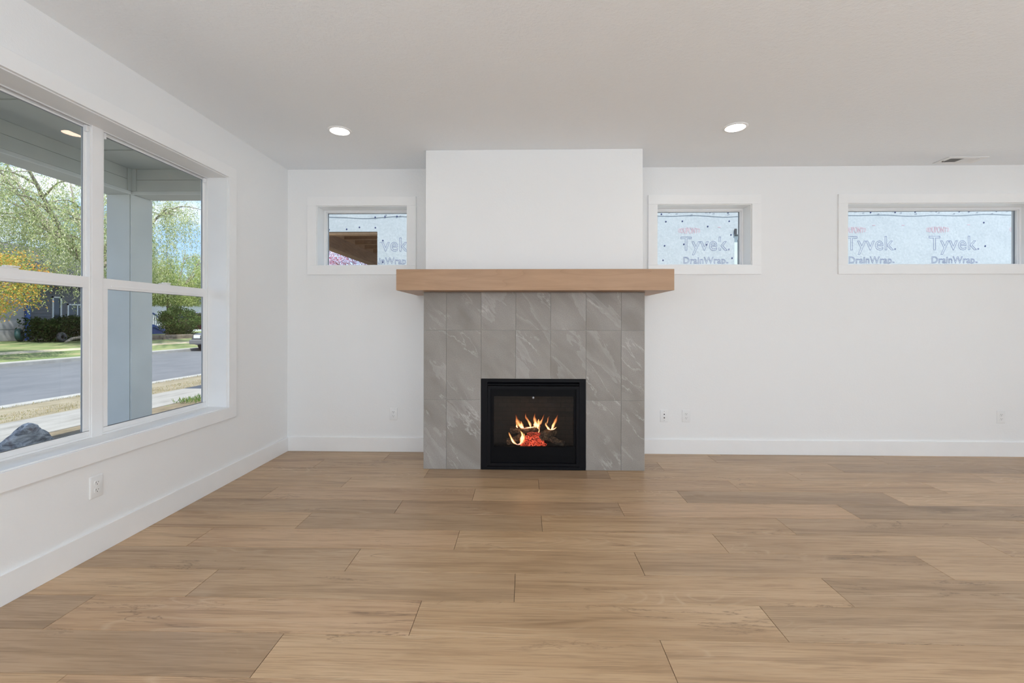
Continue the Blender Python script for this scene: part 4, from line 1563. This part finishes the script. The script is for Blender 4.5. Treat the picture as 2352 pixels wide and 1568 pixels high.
# dark hedge in front of the grey house
rg = np.random.default_rng(61)
hroot = thing('hedge', 'dark green clipped hedge along the grey house front', 'hedge', (-23.2, 23.3, 0.28))
n = 9000
hy = rg.uniform(20.9, 26.2, n)
hx = -23.3 + rg.normal(size=n) * .30
htop = 1.05 + .25 * (hy - 20.9) / 5 + .10 * np.sin(hy * 3.1)
hz = .28 + rg.uniform(0, 1, n) ** .7 * htop
leaf_part('foliage', np.stack([hx, hy, hz], 1), rg.normal(size=(n, 3)), .13, .07, L_HEDGE, hroot, 62)
# grass near the house
def grass(name, label, xs, ys, n, seed, mat, h_=.07, z=GZ):
    rg = np.random.default_rng(seed)
    P = np.stack([rg.uniform(*xs, n), rg.uniform(*ys, n), np.full(n, z)], 1)
    dd = rg.normal(size=(n, 3)) * .35
    dd[:, 2] = 1
    o = leaf_part(name, P, dd, h_, h_ * .12, mat, None, seed)
    tag(o, label, 'grass', None, 'stuff')


grass('front_grass', 'short green grass left of the boulder', (-6.0, -4.7), (2.6, 4.75), 9000, 71, L_GRASS, .06)
grass('verge_grass', 'patchy dry grass on the verge by the kerb', (-7.75, -7.16), (4.5, 16.0), 5000, 72, L_GRASSD, .035)
grass('kerb_grass', 'thin line of dry grass along the near kerb', (-8.40, -8.25), (4.5, 16.0), 1200, 74, L_GRASSD, .04)
grass('pavement_edge_grass', 'green weeds along the house side of the pavement', (-6.0, -5.6), (7.6, 11.5), 1500, 73, L_GRASS, .09)


# ------------------------------------------------------------------ grey house across the street
def siding(parent, mat, x, y0, y1, z0, z1, pitch=0.16, holes=()):
    z = z0
    while z < z1 - 0.02:
        zt_ = min(z + pitch, z1)
        segs = [(y0, y1)]
        for h0, h1, hz0, hz1 in holes:
            if zt_ > hz0 and z < hz1:
                segs = [q for s_, e_ in segs for q in ((s_, min(e_, h0)), (max(s_, h1), e_)) if q[1] - q[0] > 0.02]
        for s_, e_ in segs:
            mb = MB().extrude([(x, s_, z), (x + 0.03, s_, z), (x + 0.012, s_, zt_), (x, s_, zt_)], (0, e_ - s_, 0))
            mb.build('siding_board', mat, parent)
        z += pitch


def house_window(parent, x, y0, y1, z0, z1, frame_mat, bars=1):
    f_ = MB()
    w_ = 0.07
    f_.box(x, x + .05, y0, y1, z1 - w_, z1).box(x, x + .05, y0, y1, z0, z0 + w_).box(x, x + .05, y0, y0 + w_, z0, z1).box(x, x + .05, y1 - w_, y1, z0, z1)
    for i in range(bars):
        ym = y0 + (y1 - y0) * (i + 1) / (bars + 1)
        f_.box(x, x + .045, ym - .03, ym + .03, z0, z1)
    fr = f_.build('window', frame_mat, parent)
    MB().box(x + .005, x + .015, y0 + .02, y1 - .02, z0 + .02, z1 - .02).build('pane', M_HPANE, fr)


M_HPANE = plain('dark_house_pane', (0.05, 0.06, 0.07, 1), 0.12, 0, 0.6)
M_HGREY = plain('grey_siding', (0.17, 0.18, 0.20, 1), 0.8)
M_HLIGHT = plain('pale_garage', (0.42, 0.41, 0.43, 1), 0.7)
M_HBLUE = plain('blue_trim', (0.05, 0.12, 0.38, 1), 0.6)
M_HWHITE = plain('white_house_trim', (0.78, 0.80, 0.82, 1), 0.6)
M_ROOF = plain('roof_shingle', (0.10, 0.10, 0.11, 1), 0.9)
HX = -24.6
gh = thing('house', 'grey sided house with pale garage door and blue corner post', 'house', (HX - 4, 21.0, 0.3))
MB().box(HX - 8, HX, 14.0, 27.5, 0.2, 3.2).build('wall', M_HGREY, gh)
MB().extrude([(HX - 8.6, 13.5, 3.2), (HX + .6, 13.5, 3.2), (HX - 4, 13.5, 5.6)], (0, 14.5, 0)).build('roof', M_ROOF, gh)
g1 = at(59, 760, 0, HX).y
gd = MB().box(HX + .005, HX + .05, 16.4, g1 - .1, 0.28, 2.5).build('garage_door', M_HLIGHT, gh)
for i in range(4):
    MB().box(HX + .05, HX + .062, 16.45, g1 - .15, 0.32 + i * .55, 0.80 + i * .55).build('door_panel', M_HLIGHT, gd, bevel=.01)
MB().box(HX + .005, HX + .14, g1 - .08, g1 + .10, 0.25, 3.2).build('corner_post', M_HBLUE, gh)
wy0, wy1 = at(118, 700, 0, HX).y, at(140, 700, 0, HX).y
wz0, wz1 = at(130, 735, 0, HX).z, 2.55
wy2, wy3 = at(153, 700, 0, HX).y, at(186, 700, 0, HX).y
siding(gh, M_HGREY, HX + .003, g1 + .12, 27.4, 0.3, 3.1, .17, [(wy0, wy1, wz0, wz1), (wy2, wy3 + .3, wz0, 2.2)])
house_window(gh, HX + .01, wy0, wy1, wz0, wz1, M_HWHITE, 0)
house_window(gh, HX + .01, wy2, wy3 + .3, wz0, 2.2, M_HWHITE, 1)


def tyre(label, centre, R_, rt, rz, lean, mat):
    prof = []
    for i in range(18):
        a = 2 * PI * i / 18
        cx_ = math.cos(a)
        prof.append((R_ - rt + rt * cx_ * (1.0 if cx_ > 0 else .85), rt * .95 * math.copysign(abs(math.sin(a)) ** .6, math.sin(a))))
    root = thing('tyre', label, 'tyre', centre, 'old tyres in the far garden')
    mb = MB().lathe(prof, (0, 0, R_), 'x', 36, True)
    o = mb.build('tyre_body', mat, root, smooth=True, origin=(0, 0, 0))
    o.location = (0, 0, 0)
    for k in range(3):
        tr = MB().lathe([(R_ + .004, -.004 + (k - 1) * rt * .5), (R_ + .004, .004 + (k - 1) * rt * .5), (R_ - .01, .004 + (k - 1) * rt * .5), (R_ - .01, -.004 + (k - 1) * rt * .5)], (0, 0, R_), 'x', 36, True)
        q = tr.build('tread_rib', mat, root, origin=(0, 0, 0))
        q.location = (0, 0, 0)
    root.rotation_euler = (0, lean, rz)
    return root


t1 = at(47, 783, 0, -23.9)
tyre('dark teal painted tyre standing by the blue corner post', (-23.9, t1.y, 0.30), 0.31, 0.11, 0.55, -0.12, plain('teal_rubber', (0.03, 0.085, 0.085, 1), 0.45))
t2 = at(143, 778, 0, -22.75)
tyre('grey tyre standing in front of the dark hedge', (-22.75, t2.y, 0.235), 0.24, 0.085, 0.1, -0.10, plain('grey_rubber', (0.055, 0.058, 0.065, 1), 0.6))
lgp = at(172, 784, 0, -22.2)
mb = MB()
mb.tube([(-22.2, lgp.y - .45, .25), (-22.25, lgp.y - .1, .40), (-22.3, lgp.y + .35, .44), (-22.2, lgp.y + .9, .36), (-22.1, lgp.y + 1.3, .25)], [.05, .075, .08, .07, .04], 9)
tag(mb.build('driftwood_log', M_BARK, smooth=True), 'bleached driftwood log on the lawn edge by the hedge', 'log')

# ------------------------------------------------------------------ white house with blue trim, stair, retaining wall
WX = -29.8
wh = thing('house', 'white house with blue fascia behind the round shrub', 'house', (WX - 4, 41.0, 0.4))
MB().box(WX - 8, WX, 34.0, 52.0, 0.3, 3.1).build('wall', M_HWHITE, wh)
fz = at(395, 691, 0, WX)
MB().box(WX + .3, WX + .36, 33.6, 52.4, fz.z - .02, fz.z + .22).build('fascia', M_HBLUE, wh)
MB().extrude([(WX - 8.4, 33.5, 3.1), (WX + .4, 33.5, 3.1), (WX - 4, 33.5, 5.4)], (0, 19.0, 0)).build('roof', plain('pale_roof', (0.40, 0.42, 0.45, 1), .9), wh)
house_window(wh, WX + .01, 41.4, 42.6, 1.2, 2.3, M_HBLUE, 1)
stair = thing('garden_stair', 'blue stair rail with white balusters beside the shrub', 'stair', (-27.2, 33.0, 0.35))
sa, sb = at(352, 722, 0, -25.0), at(378, 748, 0, -25.0)
sa = Vector((-27.0, 32.4, 1.80))
sb = Vector((-27.0, 34.0, 0.85))
MB().extrude([(-27.04, sa.y - .9, sa.z), (-27.04, sa.y, sa.z), (-27.04, sb.y, sb.z), (-27.04, sb.y, sb.z + .09), (-27.04, sa.y, sa.z + .09), (-27.04, sa.y - .9, sa.z + .09)], (.09, 0, 0)).build('hand_rail', M_HBLUE, stair)
MB().extrude([(-27.03, sa.y - .9, .85), (-27.03, sa.y, .85), (-27.03, sb.y, .3), (-27.03, sb.y, .5), (-27.03, sa.y, 1.05), (-27.03, sa.y - .9, 1.05)], (.07, 0, 0)).build('stringer', M_HBLUE, stair)
for i in range(13):
    y = sa.y - .85 + i * .19
    zt_ = sa.z if y < sa.y else sa.z + (sb.z - sa.z) * (y - sa.y) / (sb.y - sa.y)
    zb_ = 1.03 if y < sa.y else 1.03 - .55 * (y - sa.y) / (sb.y - sa.y)
    MB().box(-27.02, -26.97, y, y + .06, zb_, zt_ + .01).build('baluster', M_HWHITE, stair)
for i in range(5):
    MB().box(-28.0, -27.05, sa.y + .1 + i * .3, sa.y + .42 + i * .3, .3, .86 - i * .13).build('step', M_HBLUE, stair)
M_BLOCK = mat_ground('retaining_block', [(0.3, (0.14, 0.115, 0.09, 1)), (0.7, (0.27, 0.225, 0.18, 1))], 4.0, 5)
rw = thing('retaining_wall', 'low brown block retaining wall in front of the shrub', 'wall', (-21.8, 30.0, 0.14))
for i in range(24):
    for j in range(2):
        y = 24.8 + i * .42 + (j % 2) * .21
        MB().box(-22.1 + RND.uniform(-.01, .01), -21.8 + RND.uniform(-.015, .015), y + .008, y + .412, .10 + j * .17, .262 + j * .17).build('block', M_BLOCK, rw, bevel=.012, seg=1)


# ------------------------------------------------------------------ cars
def car(name, label, loc, rz, paint, group='parked vehicles across the street'):
    """sport utility vehicle, nose towards local -y, wheels on z=0"""
    root = thing(name, label, 'car', (0, 0, 0), group)
    hw = .90
    mbp = plain('car_trim', (0.03, 0.03, 0.032, 1), .5)
    low = [(-2.25, .42), (-2.28, .62), (-2.20, .80), (-2.05, .90), (-1.05, 1.02), (2.10, 1.05), (2.25, .95), (2.28, .45), (1.95, .33), (-1.95, .30)]
    rings = []
    for xx, s_ in ((-hw, .97), (-hw + .06, 1.0), (hw - .06, 1.0), (hw, .97)):
        rings.append([(xx, y * s_, .3 + (z - .3) * (1 if s_ == 1 else .97)) for y, z in low])
    MB().loft(rings).build('body', paint, root, bevel=.03, smooth=True, origin=(0, 0, 0)).location = (0, 0, 0)
    cab = [(-1.05, 1.0), (-.35, 1.58), (.1, 1.66), (1.75, 1.64), (2.18, 1.02)]
    rings = []
    for xx, k in ((-hw + .03, 0), (-hw + .20, 1), (hw - .20, 1), (hw - .03, 0)):
        rings.append([(xx * (1 if z < 1.1 else .86) if k == 0 else xx, y, z) for y, z in cab])
    MB().loft(rings).build('cabin', paint, root, bevel=.02, smooth=True, origin=(0, 0, 0)).location = (0, 0, 0)
    gl_ = plain('car_glass', (0.02, 0.025, 0.03, 1), .08, 0, .6)
    for s_ in (-1, 1):
        for ya, yb in ((-.72, .25), (.33, 1.15), (1.22, 1.85)):
            mb = MB().extrude([(s_ * (hw - .025), ya if ya > -.5 else ya, 1.08), (s_ * (hw - .025), yb, 1.08), (s_ * (hw * .88), yb - .03, 1.52), (s_ * (hw * .88), max(ya, -.28), 1.52)], (s_ * .012, 0, 0))
            mb.build('side_glass', gl_, root, origin=(0, 0, 0)).location = (0, 0, 0)
    MB().extrude([(-.66, -1.02, 1.06), (.66, -1.02, 1.06), (.58, -.42, 1.545), (-.58, -.42, 1.545)], (0, -.02, .02)).build('windscreen', gl_, root, origin=(0, 0, 0)).location = (0, 0, 0)
    for s_ in (-1, 1):
        MB().box(s_ * .58 - .17, s_ * .58 + .17, -2.285, -2.17, .66, .84).build('headlight', plain('lamp_glass', (.75, .77, .78, 1), .15), root, bevel=.03, origin=(0, 0, 0)).location = (0, 0, 0)
        MB().box(s_ * .95 - .09, s_ * .95 + .09, -.72, -.58, 1.02, 1.17).build('mirror', paint, root, bevel=.03, origin=(0, 0, 0)).location = (0, 0, 0)
    gr_ = MB().box(-.38, .38, -2.29, -2.20, .62, .82).build('grille', mbp, root, bevel=.01, origin=(0, 0, 0))
    gr_.location = (0, 0, 0)
    for i in range(4):
        MB().box(-.36, .36, -2.296, -2.288, .645 + i * .045, .66 + i * .045).build('grille_bar', plain('chrome', (.6, .6, .62, 1), .2, .9), gr_, origin=(0, 0, 0)).location = (0, 0, 0)
    MB().box(-.93, .93, -2.36, -2.18, .36, .60).build('bumper', plain('bumper_grey', (.16, .165, .175, 1), .5), root, bevel=.05, origin=(0, 0, 0)).location = (0, 0, 0)
    MB().box(-.93, .93, 2.20, 2.36, .38, .60).build('bumper', plain('bumper_grey', (.16, .165, .175, 1), .5), root, bevel=.05, origin=(0, 0, 0)).location = (0, 0, 0)
    for s_ in (-1, 1):
        for y in (-1.42, 1.38):
            w_ = MB().lathe([(.20, -.10), (.34, -.10), (.365, -.07), (.365, .07), (.34, .10), (.20, .10)], (s_ * .82, y, .365), 'x', 28, True).build('wheel', plain('tyre_rubber', (.02, .02, .021, 1), .8), root, smooth=True, origin=(0, 0, 0))
            w_.location = (0, 0, 0)
            MB().lathe([(0, s_ * .085), (.05, s_ * .09), (.21, s_ * .075), (.21, -s_ * .05), (0, -s_ * .05)], (s_ * .82, y, .365), 'x', 20).build('rim', plain('rim_metal', (.35, .36, .38, 1), .3, .8), w_, origin=(0, 0, 0)).location = (0, 0, 0)
    root.location = loc
    root.rotation_euler.z = rz
    return root


car('parked_car', 'dark grey sport utility car parked at the far kerb', (-16.35, 25.35, GZ - 0.13), 0, plain('car_grey', (.10, .105, .115, 1), .25, .3, coat=.5))
car('parked_car', 'maroon car parked in the drive behind the round shrub', (-26.0, 35.6, 0.34), PI / 2, plain('car_maroon', (.16, .02, .045, 1), .25, .2, coat=.5))

# ------------------------------------------------------------------ neighbour house in building wrap
NY = 7.40
nb = thing('neighbour_house', 'unfinished neighbour house covered in pale blue white building wrap', 'house', (5.0, NY, GZ))
m = NT('building_wrap')
_v = m.coords('World')
_w1 = m.noise(m.coords('World', scale=(1.0, 1, 0.55), rot=(0, 0.5, 0)), 3.2, 6, 0.6, 1.2)
_w2 = m.noise(m.coords('World', scale=(14, 14, 60)), 1.6, 3, 0.5)
_w3 = m.noise(_v, 34.0, 4, 0.6)
_h = m.mix(0.22, _w1, _w3)
_c = m.ramp(_w3, [(0.3, (0.40, 0.445, 0.462, 1)), (0.7, (0.475, 0.52, 0.535, 1))])
m.bsdf(_c, 0.6, 0, 0.3, _h, 0.55, 0.02)
M_WRAP = m.m
M_INK = plain('navy_ink', (0.20, 0.23, 0.34, 1), .7)
M_INKR = plain('pink_ink', (0.62, 0.40, 0.44, 1), .7)
M_INKD = plain('dark_ink', (0.12, 0.15, 0.20, 1), .7)
M_CAP = plain('cap_blue', (0.035, 0.05, 0.14, 1), .4)
OPX, OPZ = -2.4187, 2.7264              # corner of the porch opening in the wrapped wall
SLX0, SLX1, SLZ = 3.352, 4.35, 2.665     # window opening
rgw = np.random.default_rng(5)


def sheet_y(x, z, y, amp):
    from mathutils import noise as mn
    return y - amp + amp * mn.noise(Vector((x * 2.6 + z * 1.9, z * 2.2 - x * .8, y))) + amp * .5 * mn.noise(Vector((x * 7 + z * 5, z * 9, 4)))


LOW_Y, LOW_A, UP_Y, UP_A = NY, .005, NY - .006, .005


def print_y(x, z):
    return (sheet_y(x, z, UP_Y, UP_A) if z > SEAMZ else sheet_y(x, z, LOW_Y, LOW_A)) - .0016


SEAMZ = 2.960


def wrap_sheet(name, x0, x1, z0, z1, y, parent, nx=60, nz=24, amp=LOW_A, wavy_bottom=0.0):
    from mathutils import noise as mn
    v, f = [], []
    for j in range(nz + 1):
        for i in range(nx + 1):
            x = x0 + (x1 - x0) * i / nx
            z = z0 + (z1 - z0) * j / nz
            if j == 0 and wavy_bottom:
                z += mn.noise(Vector((x * 1.7, 3.0, 0))) * wavy_bottom
            v.append((x, sheet_y(x, z, y, amp), z))
    for j in range(nz):
        for i in range(nx):
            a = j * (nx + 1) + i
            f.append((a, a + 1, a + nx + 2, a + nx + 1))
    mb = MB()
    mb.v, mb.f, mb.sm = v, f, True
    return mb.build(name, M_WRAP, parent)


# sheathing wall behind the wrap (solid, with porch and window openings)
mb = MB()
wall_boxes(mb, 'y', NY + .012, NY + .16, -5.2, 12.5, GZ, 5.4, [(-5.0, OPX, GZ + .2, OPZ), (SLX0, SLX1, 1.45, SLZ)])
mb.build('sheathing', M_WRAP, nb)
wrap_sheet('wrap_sheet', OPX, SLX0, GZ, SEAMZ + .05, NY, nb, 110, 60)
wrap_sheet('wrap_sheet', -5.2, OPX, OPZ, SEAMZ + .05, NY, nb, 50, 8)
wrap_sheet('wrap_sheet', SLX0, SLX1, SLZ, SEAMZ + .05, NY, nb, 20, 8)
wrap_sheet('wrap_sheet', SLX1, 12.5, GZ, SEAMZ + .05, NY, nb, 160, 60)
wrap_sheet('wrap_sheet', -5.2, 12.5, SEAMZ, 5.4, UP_Y, nb, 300, 40, UP_A, .030)
# returned flaps and frame of the window opening
MB().box(SLX0 - .0, SLX0 + .012, NY - .004, NY + .15, 1.45, SLZ).build('wrap_flap', M_WRAP, nb)
mb = MB()
mb.box(SLX0 + .03, SLX0 + .085, NY + .05, NY + .11, 1.46, SLZ - .02).box(SLX1 - .07, SLX1 - .012, NY + .05, NY + .11, 1.46, SLZ - .02).box(SLX0 + .085, SLX1 - .07, NY + .05, NY + .11, SLZ - .075, SLZ - .02).box(SLX0 + .085, SLX1 - .07, NY + .05, NY + .11, 1.46, 1.52)
wfr = mb.build('window', plain('pale_green_vinyl', (.62, .70, .68, 1), .4), nb)
MB().box(SLX0 + .06, SLX1 - .05, NY + .075, NY + .085, 1.49, SLZ - .05).build('pane', M_HPANE, wfr)
MB().box(SLX0 + .008, SLX0 + .040, NY - .030, NY - .012, SLZ - .005, SLZ + .085).build('bracket', plain('dark_bracket', (.05, .055, .06, 1), .6), nb)
MB().extrude([(-5.6, NY - .55, 5.35), (-5.6, NY + 9.0, 5.35), (-5.6, NY + 4.2, 7.6)], (18.5, 0, 0)).build('roof', M_ROOF, nb)


def outline_text(txt, x, z, height, width, mat, parent, lw=.0032, y=NY - .0165, clip=None, oval=False, name='printed_lettering', bold=0.022):
    """outlined lettering printed on the wrap; x,z = lower left of the first letter"""
    cu = bpy.data.curves.new('txt', 'FONT')
    cu.body = txt
    cu.size = 1.0
    cu.fill_mode = 'NONE'
    cu.resolution_u = 3
    cu.offset = bold
    cu.space_character = 1.02
    ob = bpy.data.objects.new('txt', cu)
    COL.objects.link(ob)
    dg = bpy.context.evaluated_depsgraph_get()
    me = bpy.data.meshes.new_from_object(ob.evaluated_get(dg))
    bpy.data.objects.remove(ob)
    bpy.data.curves.remove(cu)
    vs_ = np.array([tuple(v.co) for v in me.vertices])
    ed = [tuple(e.vertices) for e in me.edges]
    bpy.data.meshes.remove(me)
    x0, x1 = vs_[:, 0].min(), vs_[:, 0].max()
    cap = 0.70
    V = np.empty((len(vs_), 2))
    V[:, 0] = x + (vs_[:, 0] - x0) / (x1 - x0) * width
    V[:, 1] = z + vs_[:, 1] / cap * height
    if oval:
        zc = z + height / 2
        s_ = (V[:, 0] - x) / width * 2 - 1
        k = .62 + .38 * np.sqrt(np.clip(1 - s_ ** 2, 0, 1))
        V[:, 1] = zc + (V[:, 1] - zc) * k
    mb = MB()
    for a, b_ in ed:
        p, q = V[a], V[b_]
        if clip is not None and min(p[0], q[0]) < clip:
            continue
        d_ = q - p
        L_ = np.hypot(*d_)
        if L_ < 1e-6:
            continue
        d_ = d_ / L_
        n_ = np.array([-d_[1], d_[0]]) * lw
        e_ = d_ * lw * .5
        n0 = len(mb.v)
        for r in (p - e_ + n_, p - e_ - n_, q + e_ - n_, q + e_ + n_):
            mb.v.append((r[0], print_y(r[0], r[1]), r[1]))
        mb.f.append((n0, n0 + 1, n0 + 2, n0 + 3))
    return mb.build(name, mat, parent)


def ellipse_mark(cx_, cz_, w_, h_, a0_, a1_, mat, parent, lw=.0028, y=NY - .0165):
    mb = MB()
    pts = [(cx_ + w_ / 2 * math.cos(a0_ + (a1_ - a0_) * i / 10), cz_ + h_ / 2 * math.sin(a0_ + (a1_ - a0_) * i / 10)) for i in range(11)]
    pts.append(pts[0])
    for p, q in zip(pts[:-1], pts[1:]):
        d_ = np.array(q) - np.array(p)
        d_ = d_ / (np.hypot(*d_) + 1e-9)
        n_ = np.array([-d_[1], d_[0]]) * lw
        n0 = len(mb.v)
        for r in (np.array(p) + n_, np.array(p) - n_, np.array(q) - n_, np.array(q) + n_):
            mb.v.append((r[0], print_y(r[0], r[1]), r[1]))
        mb.f.append((n0, n0 + 1, n0 + 2, n0 + 3))
    mb.build('printed_mark', mat, parent)


for xT, clip in ((-2.658, OPX + .01), (2.509, None), (5.130, None), (6.4256, None), (7.715, None)):
    zb = 2.408
    outline_text('Tyvek', xT, zb, .222, .738, M_INK, nb, clip=clip, bold=0.030)
    outline_text('\u00ae', xT + .752, zb + .002, .022, .026, M_INK, nb, .0016, clip=clip)
    outline_text('DrainWrap', xT + .045, 2.198, .105, .665, M_INK, nb, .0028, clip=clip)
    outline_text('TM', xT + .722, 2.200, .018, .032, M_INK, nb, .0016, clip=clip)
    xo = xT - .005
    if clip is None or xo > clip - .2:
        outline_text('DUPONT', xo, 2.678, .098, .275, M_INKR, nb, .0019, clip=clip, oval=True, bold=0.0)
        if clip is None:
            ellipse_mark(xo - .012, 2.727, .05, .062, PI / 2, 1.5 * PI, M_INKR, nb)
        ellipse_mark(xo + .287, 2.727, .05, .062, -PI / 2, PI / 2, M_INKR, nb)
# short pink dashes and little blue arrow marks printed along the sheet edge
mb = MB()
for x, z in ((3.10, 2.775), (5.54, 2.795), (6.00, 2.795), (7.02, 2.80), (-1.62, 2.78)):
    mb.box(x, x + .045, print_y(x, z) - .0005, print_y(x, z) + .002, z, z + .008)
mb.build('printed_dashes', M_INKR, nb)
mb = MB()


def mark(x, z):
    for s_ in (0, 1):
        p = [(x + s_ * .022, z), (x + .020 + s_ * .012, z + .020), (x + .026 + s_ * .012, z + .018), (x + .008 + s_ * .022, z)]
        n0 = len(mb.v)
        mb.v += [(a, sheet_y(a, b_, UP_Y, UP_A) - .002, b_) for a, b_ in p]
        mb.f.append((n0, n0 + 1, n0 + 2, n0 + 3))


x = -2.3
k = 0
while x < 9.0:
    mark(x, (2.966, 2.995, 2.950, 3.015, 2.985)[k % 5] + .018)
    x += .118
    k += 1
mb.build('printed_arrows', M_INKD, nb)

# plastic cap fasteners
cap_me = None
CAPS = [(754.5, 526.5), (795, 525.5), (824.5, 521), (861, 522), (861, 498), (883.5, 497), (911, 496), (878.5, 551.5), (878, 601),
        (1520, 491), (1530.5, 508), (1568.5, 507), (1627, 519), (1676.5, 507), (1673.5, 487.5), (1632, 486.5), (1680.5, 538.5), (1527.5, 563.5), (1572, 560), (1624.5, 561), (1524, 597), (1683, 592),
        (2058, 486.7), (2104.5, 485.5), (2153, 484.5), (2206, 484.5), (2227.5, 484.5), (2291.5, 483.7), (2263, 510.2), (2266.5, 564.3), (2001.5, 487)]
for u, v in CAPS:
    p = at(u, v, 1, NY - .03)
    off = print_y(p.x, p.z)
    if cap_me is None:
        o = MB().lathe([(0.0, -.004), (.008, -.0038), (.0125, -.002), (.0125, .004), (0.0, .004)], (0, 0, 0), 'y', 14).build('cap_fastener', M_CAP, nb, smooth=True, origin=(0, 0, 0))
        cap_me = o.data
        o.location = Vector((p.x, off, p.z)) - Vector(nb.location)
    else:
        link('cap_fastener', cap_me, nb, (p.x, off, p.z))

# timber porch behind the opening
M_TIMBER = mat_wood('rough_timber', (0.42, 0.235, 0.12, 1), (0.17, 0.088, 0.045, 1), (3.2, .5, 3.2), 1.0, .8, .45)
pr = thing('timber_porch', 'brown timber porch roof framing behind the wrapped wall opening', 'porch', (-3.0, 9.5, GZ))
XB = -3.55
MB().box(XB - .09, XB, NY + .165, 13.4, 2.614, 2.858).build('main_beam', M_TIMBER, pr, bevel=.004)
M_PALE_LIT = mat_wood('pale_lit_timber', (0.50, 0.31, 0.17, 1), (0.30, 0.17, 0.08, 1), (3, .5, 3), 1.0, .8, .3)  # paler timber copy; light on lower edges is put into its colour
MB().box(XB - .125, XB + .004, NY + .165, 13.4, 2.584, 2.613).build('beam_plate', M_PALE_LIT, pr)
for i in range(10):
    y = 8.28 + i * .567
    j_ = MB().box(XB + .002, -.6, y, y + .045, 2.875, 3.06).build('joist', M_TIMBER, pr, bevel=.003)
    MB().box(XB + .002, -.6, y - .002, y + .047, 2.860, 2.8745).build('joist_lit_edge', M_PALE_LIT, j_)  # pale strip paints the light along the joist's lower edge
MB().box(-5.0, OPX, NY + .012, NY + .158, OPZ - .04, OPZ - .002).build('header', M_PALE_LIT, pr)
MB().box(XB - .8, -.4, NY + .17, 13.5, 3.061, 3.08).build('roof_deck', M_TIMBER, pr)
MB().box(XB - .10, XB + .005, 13.2, 13.3, GZ - .02, 2.583).build('porch_post', M_TIMBER, pr, bevel=.004)
bushy('cherry_tree', 'pink and red leaved tree behind the timber porch', (-5.9, 17.4, GZ), 4.7, 2.3, 26000, 83, L_PINK, .045, .30, 'trees behind the neighbour house', 'tree', True, 120, .20)
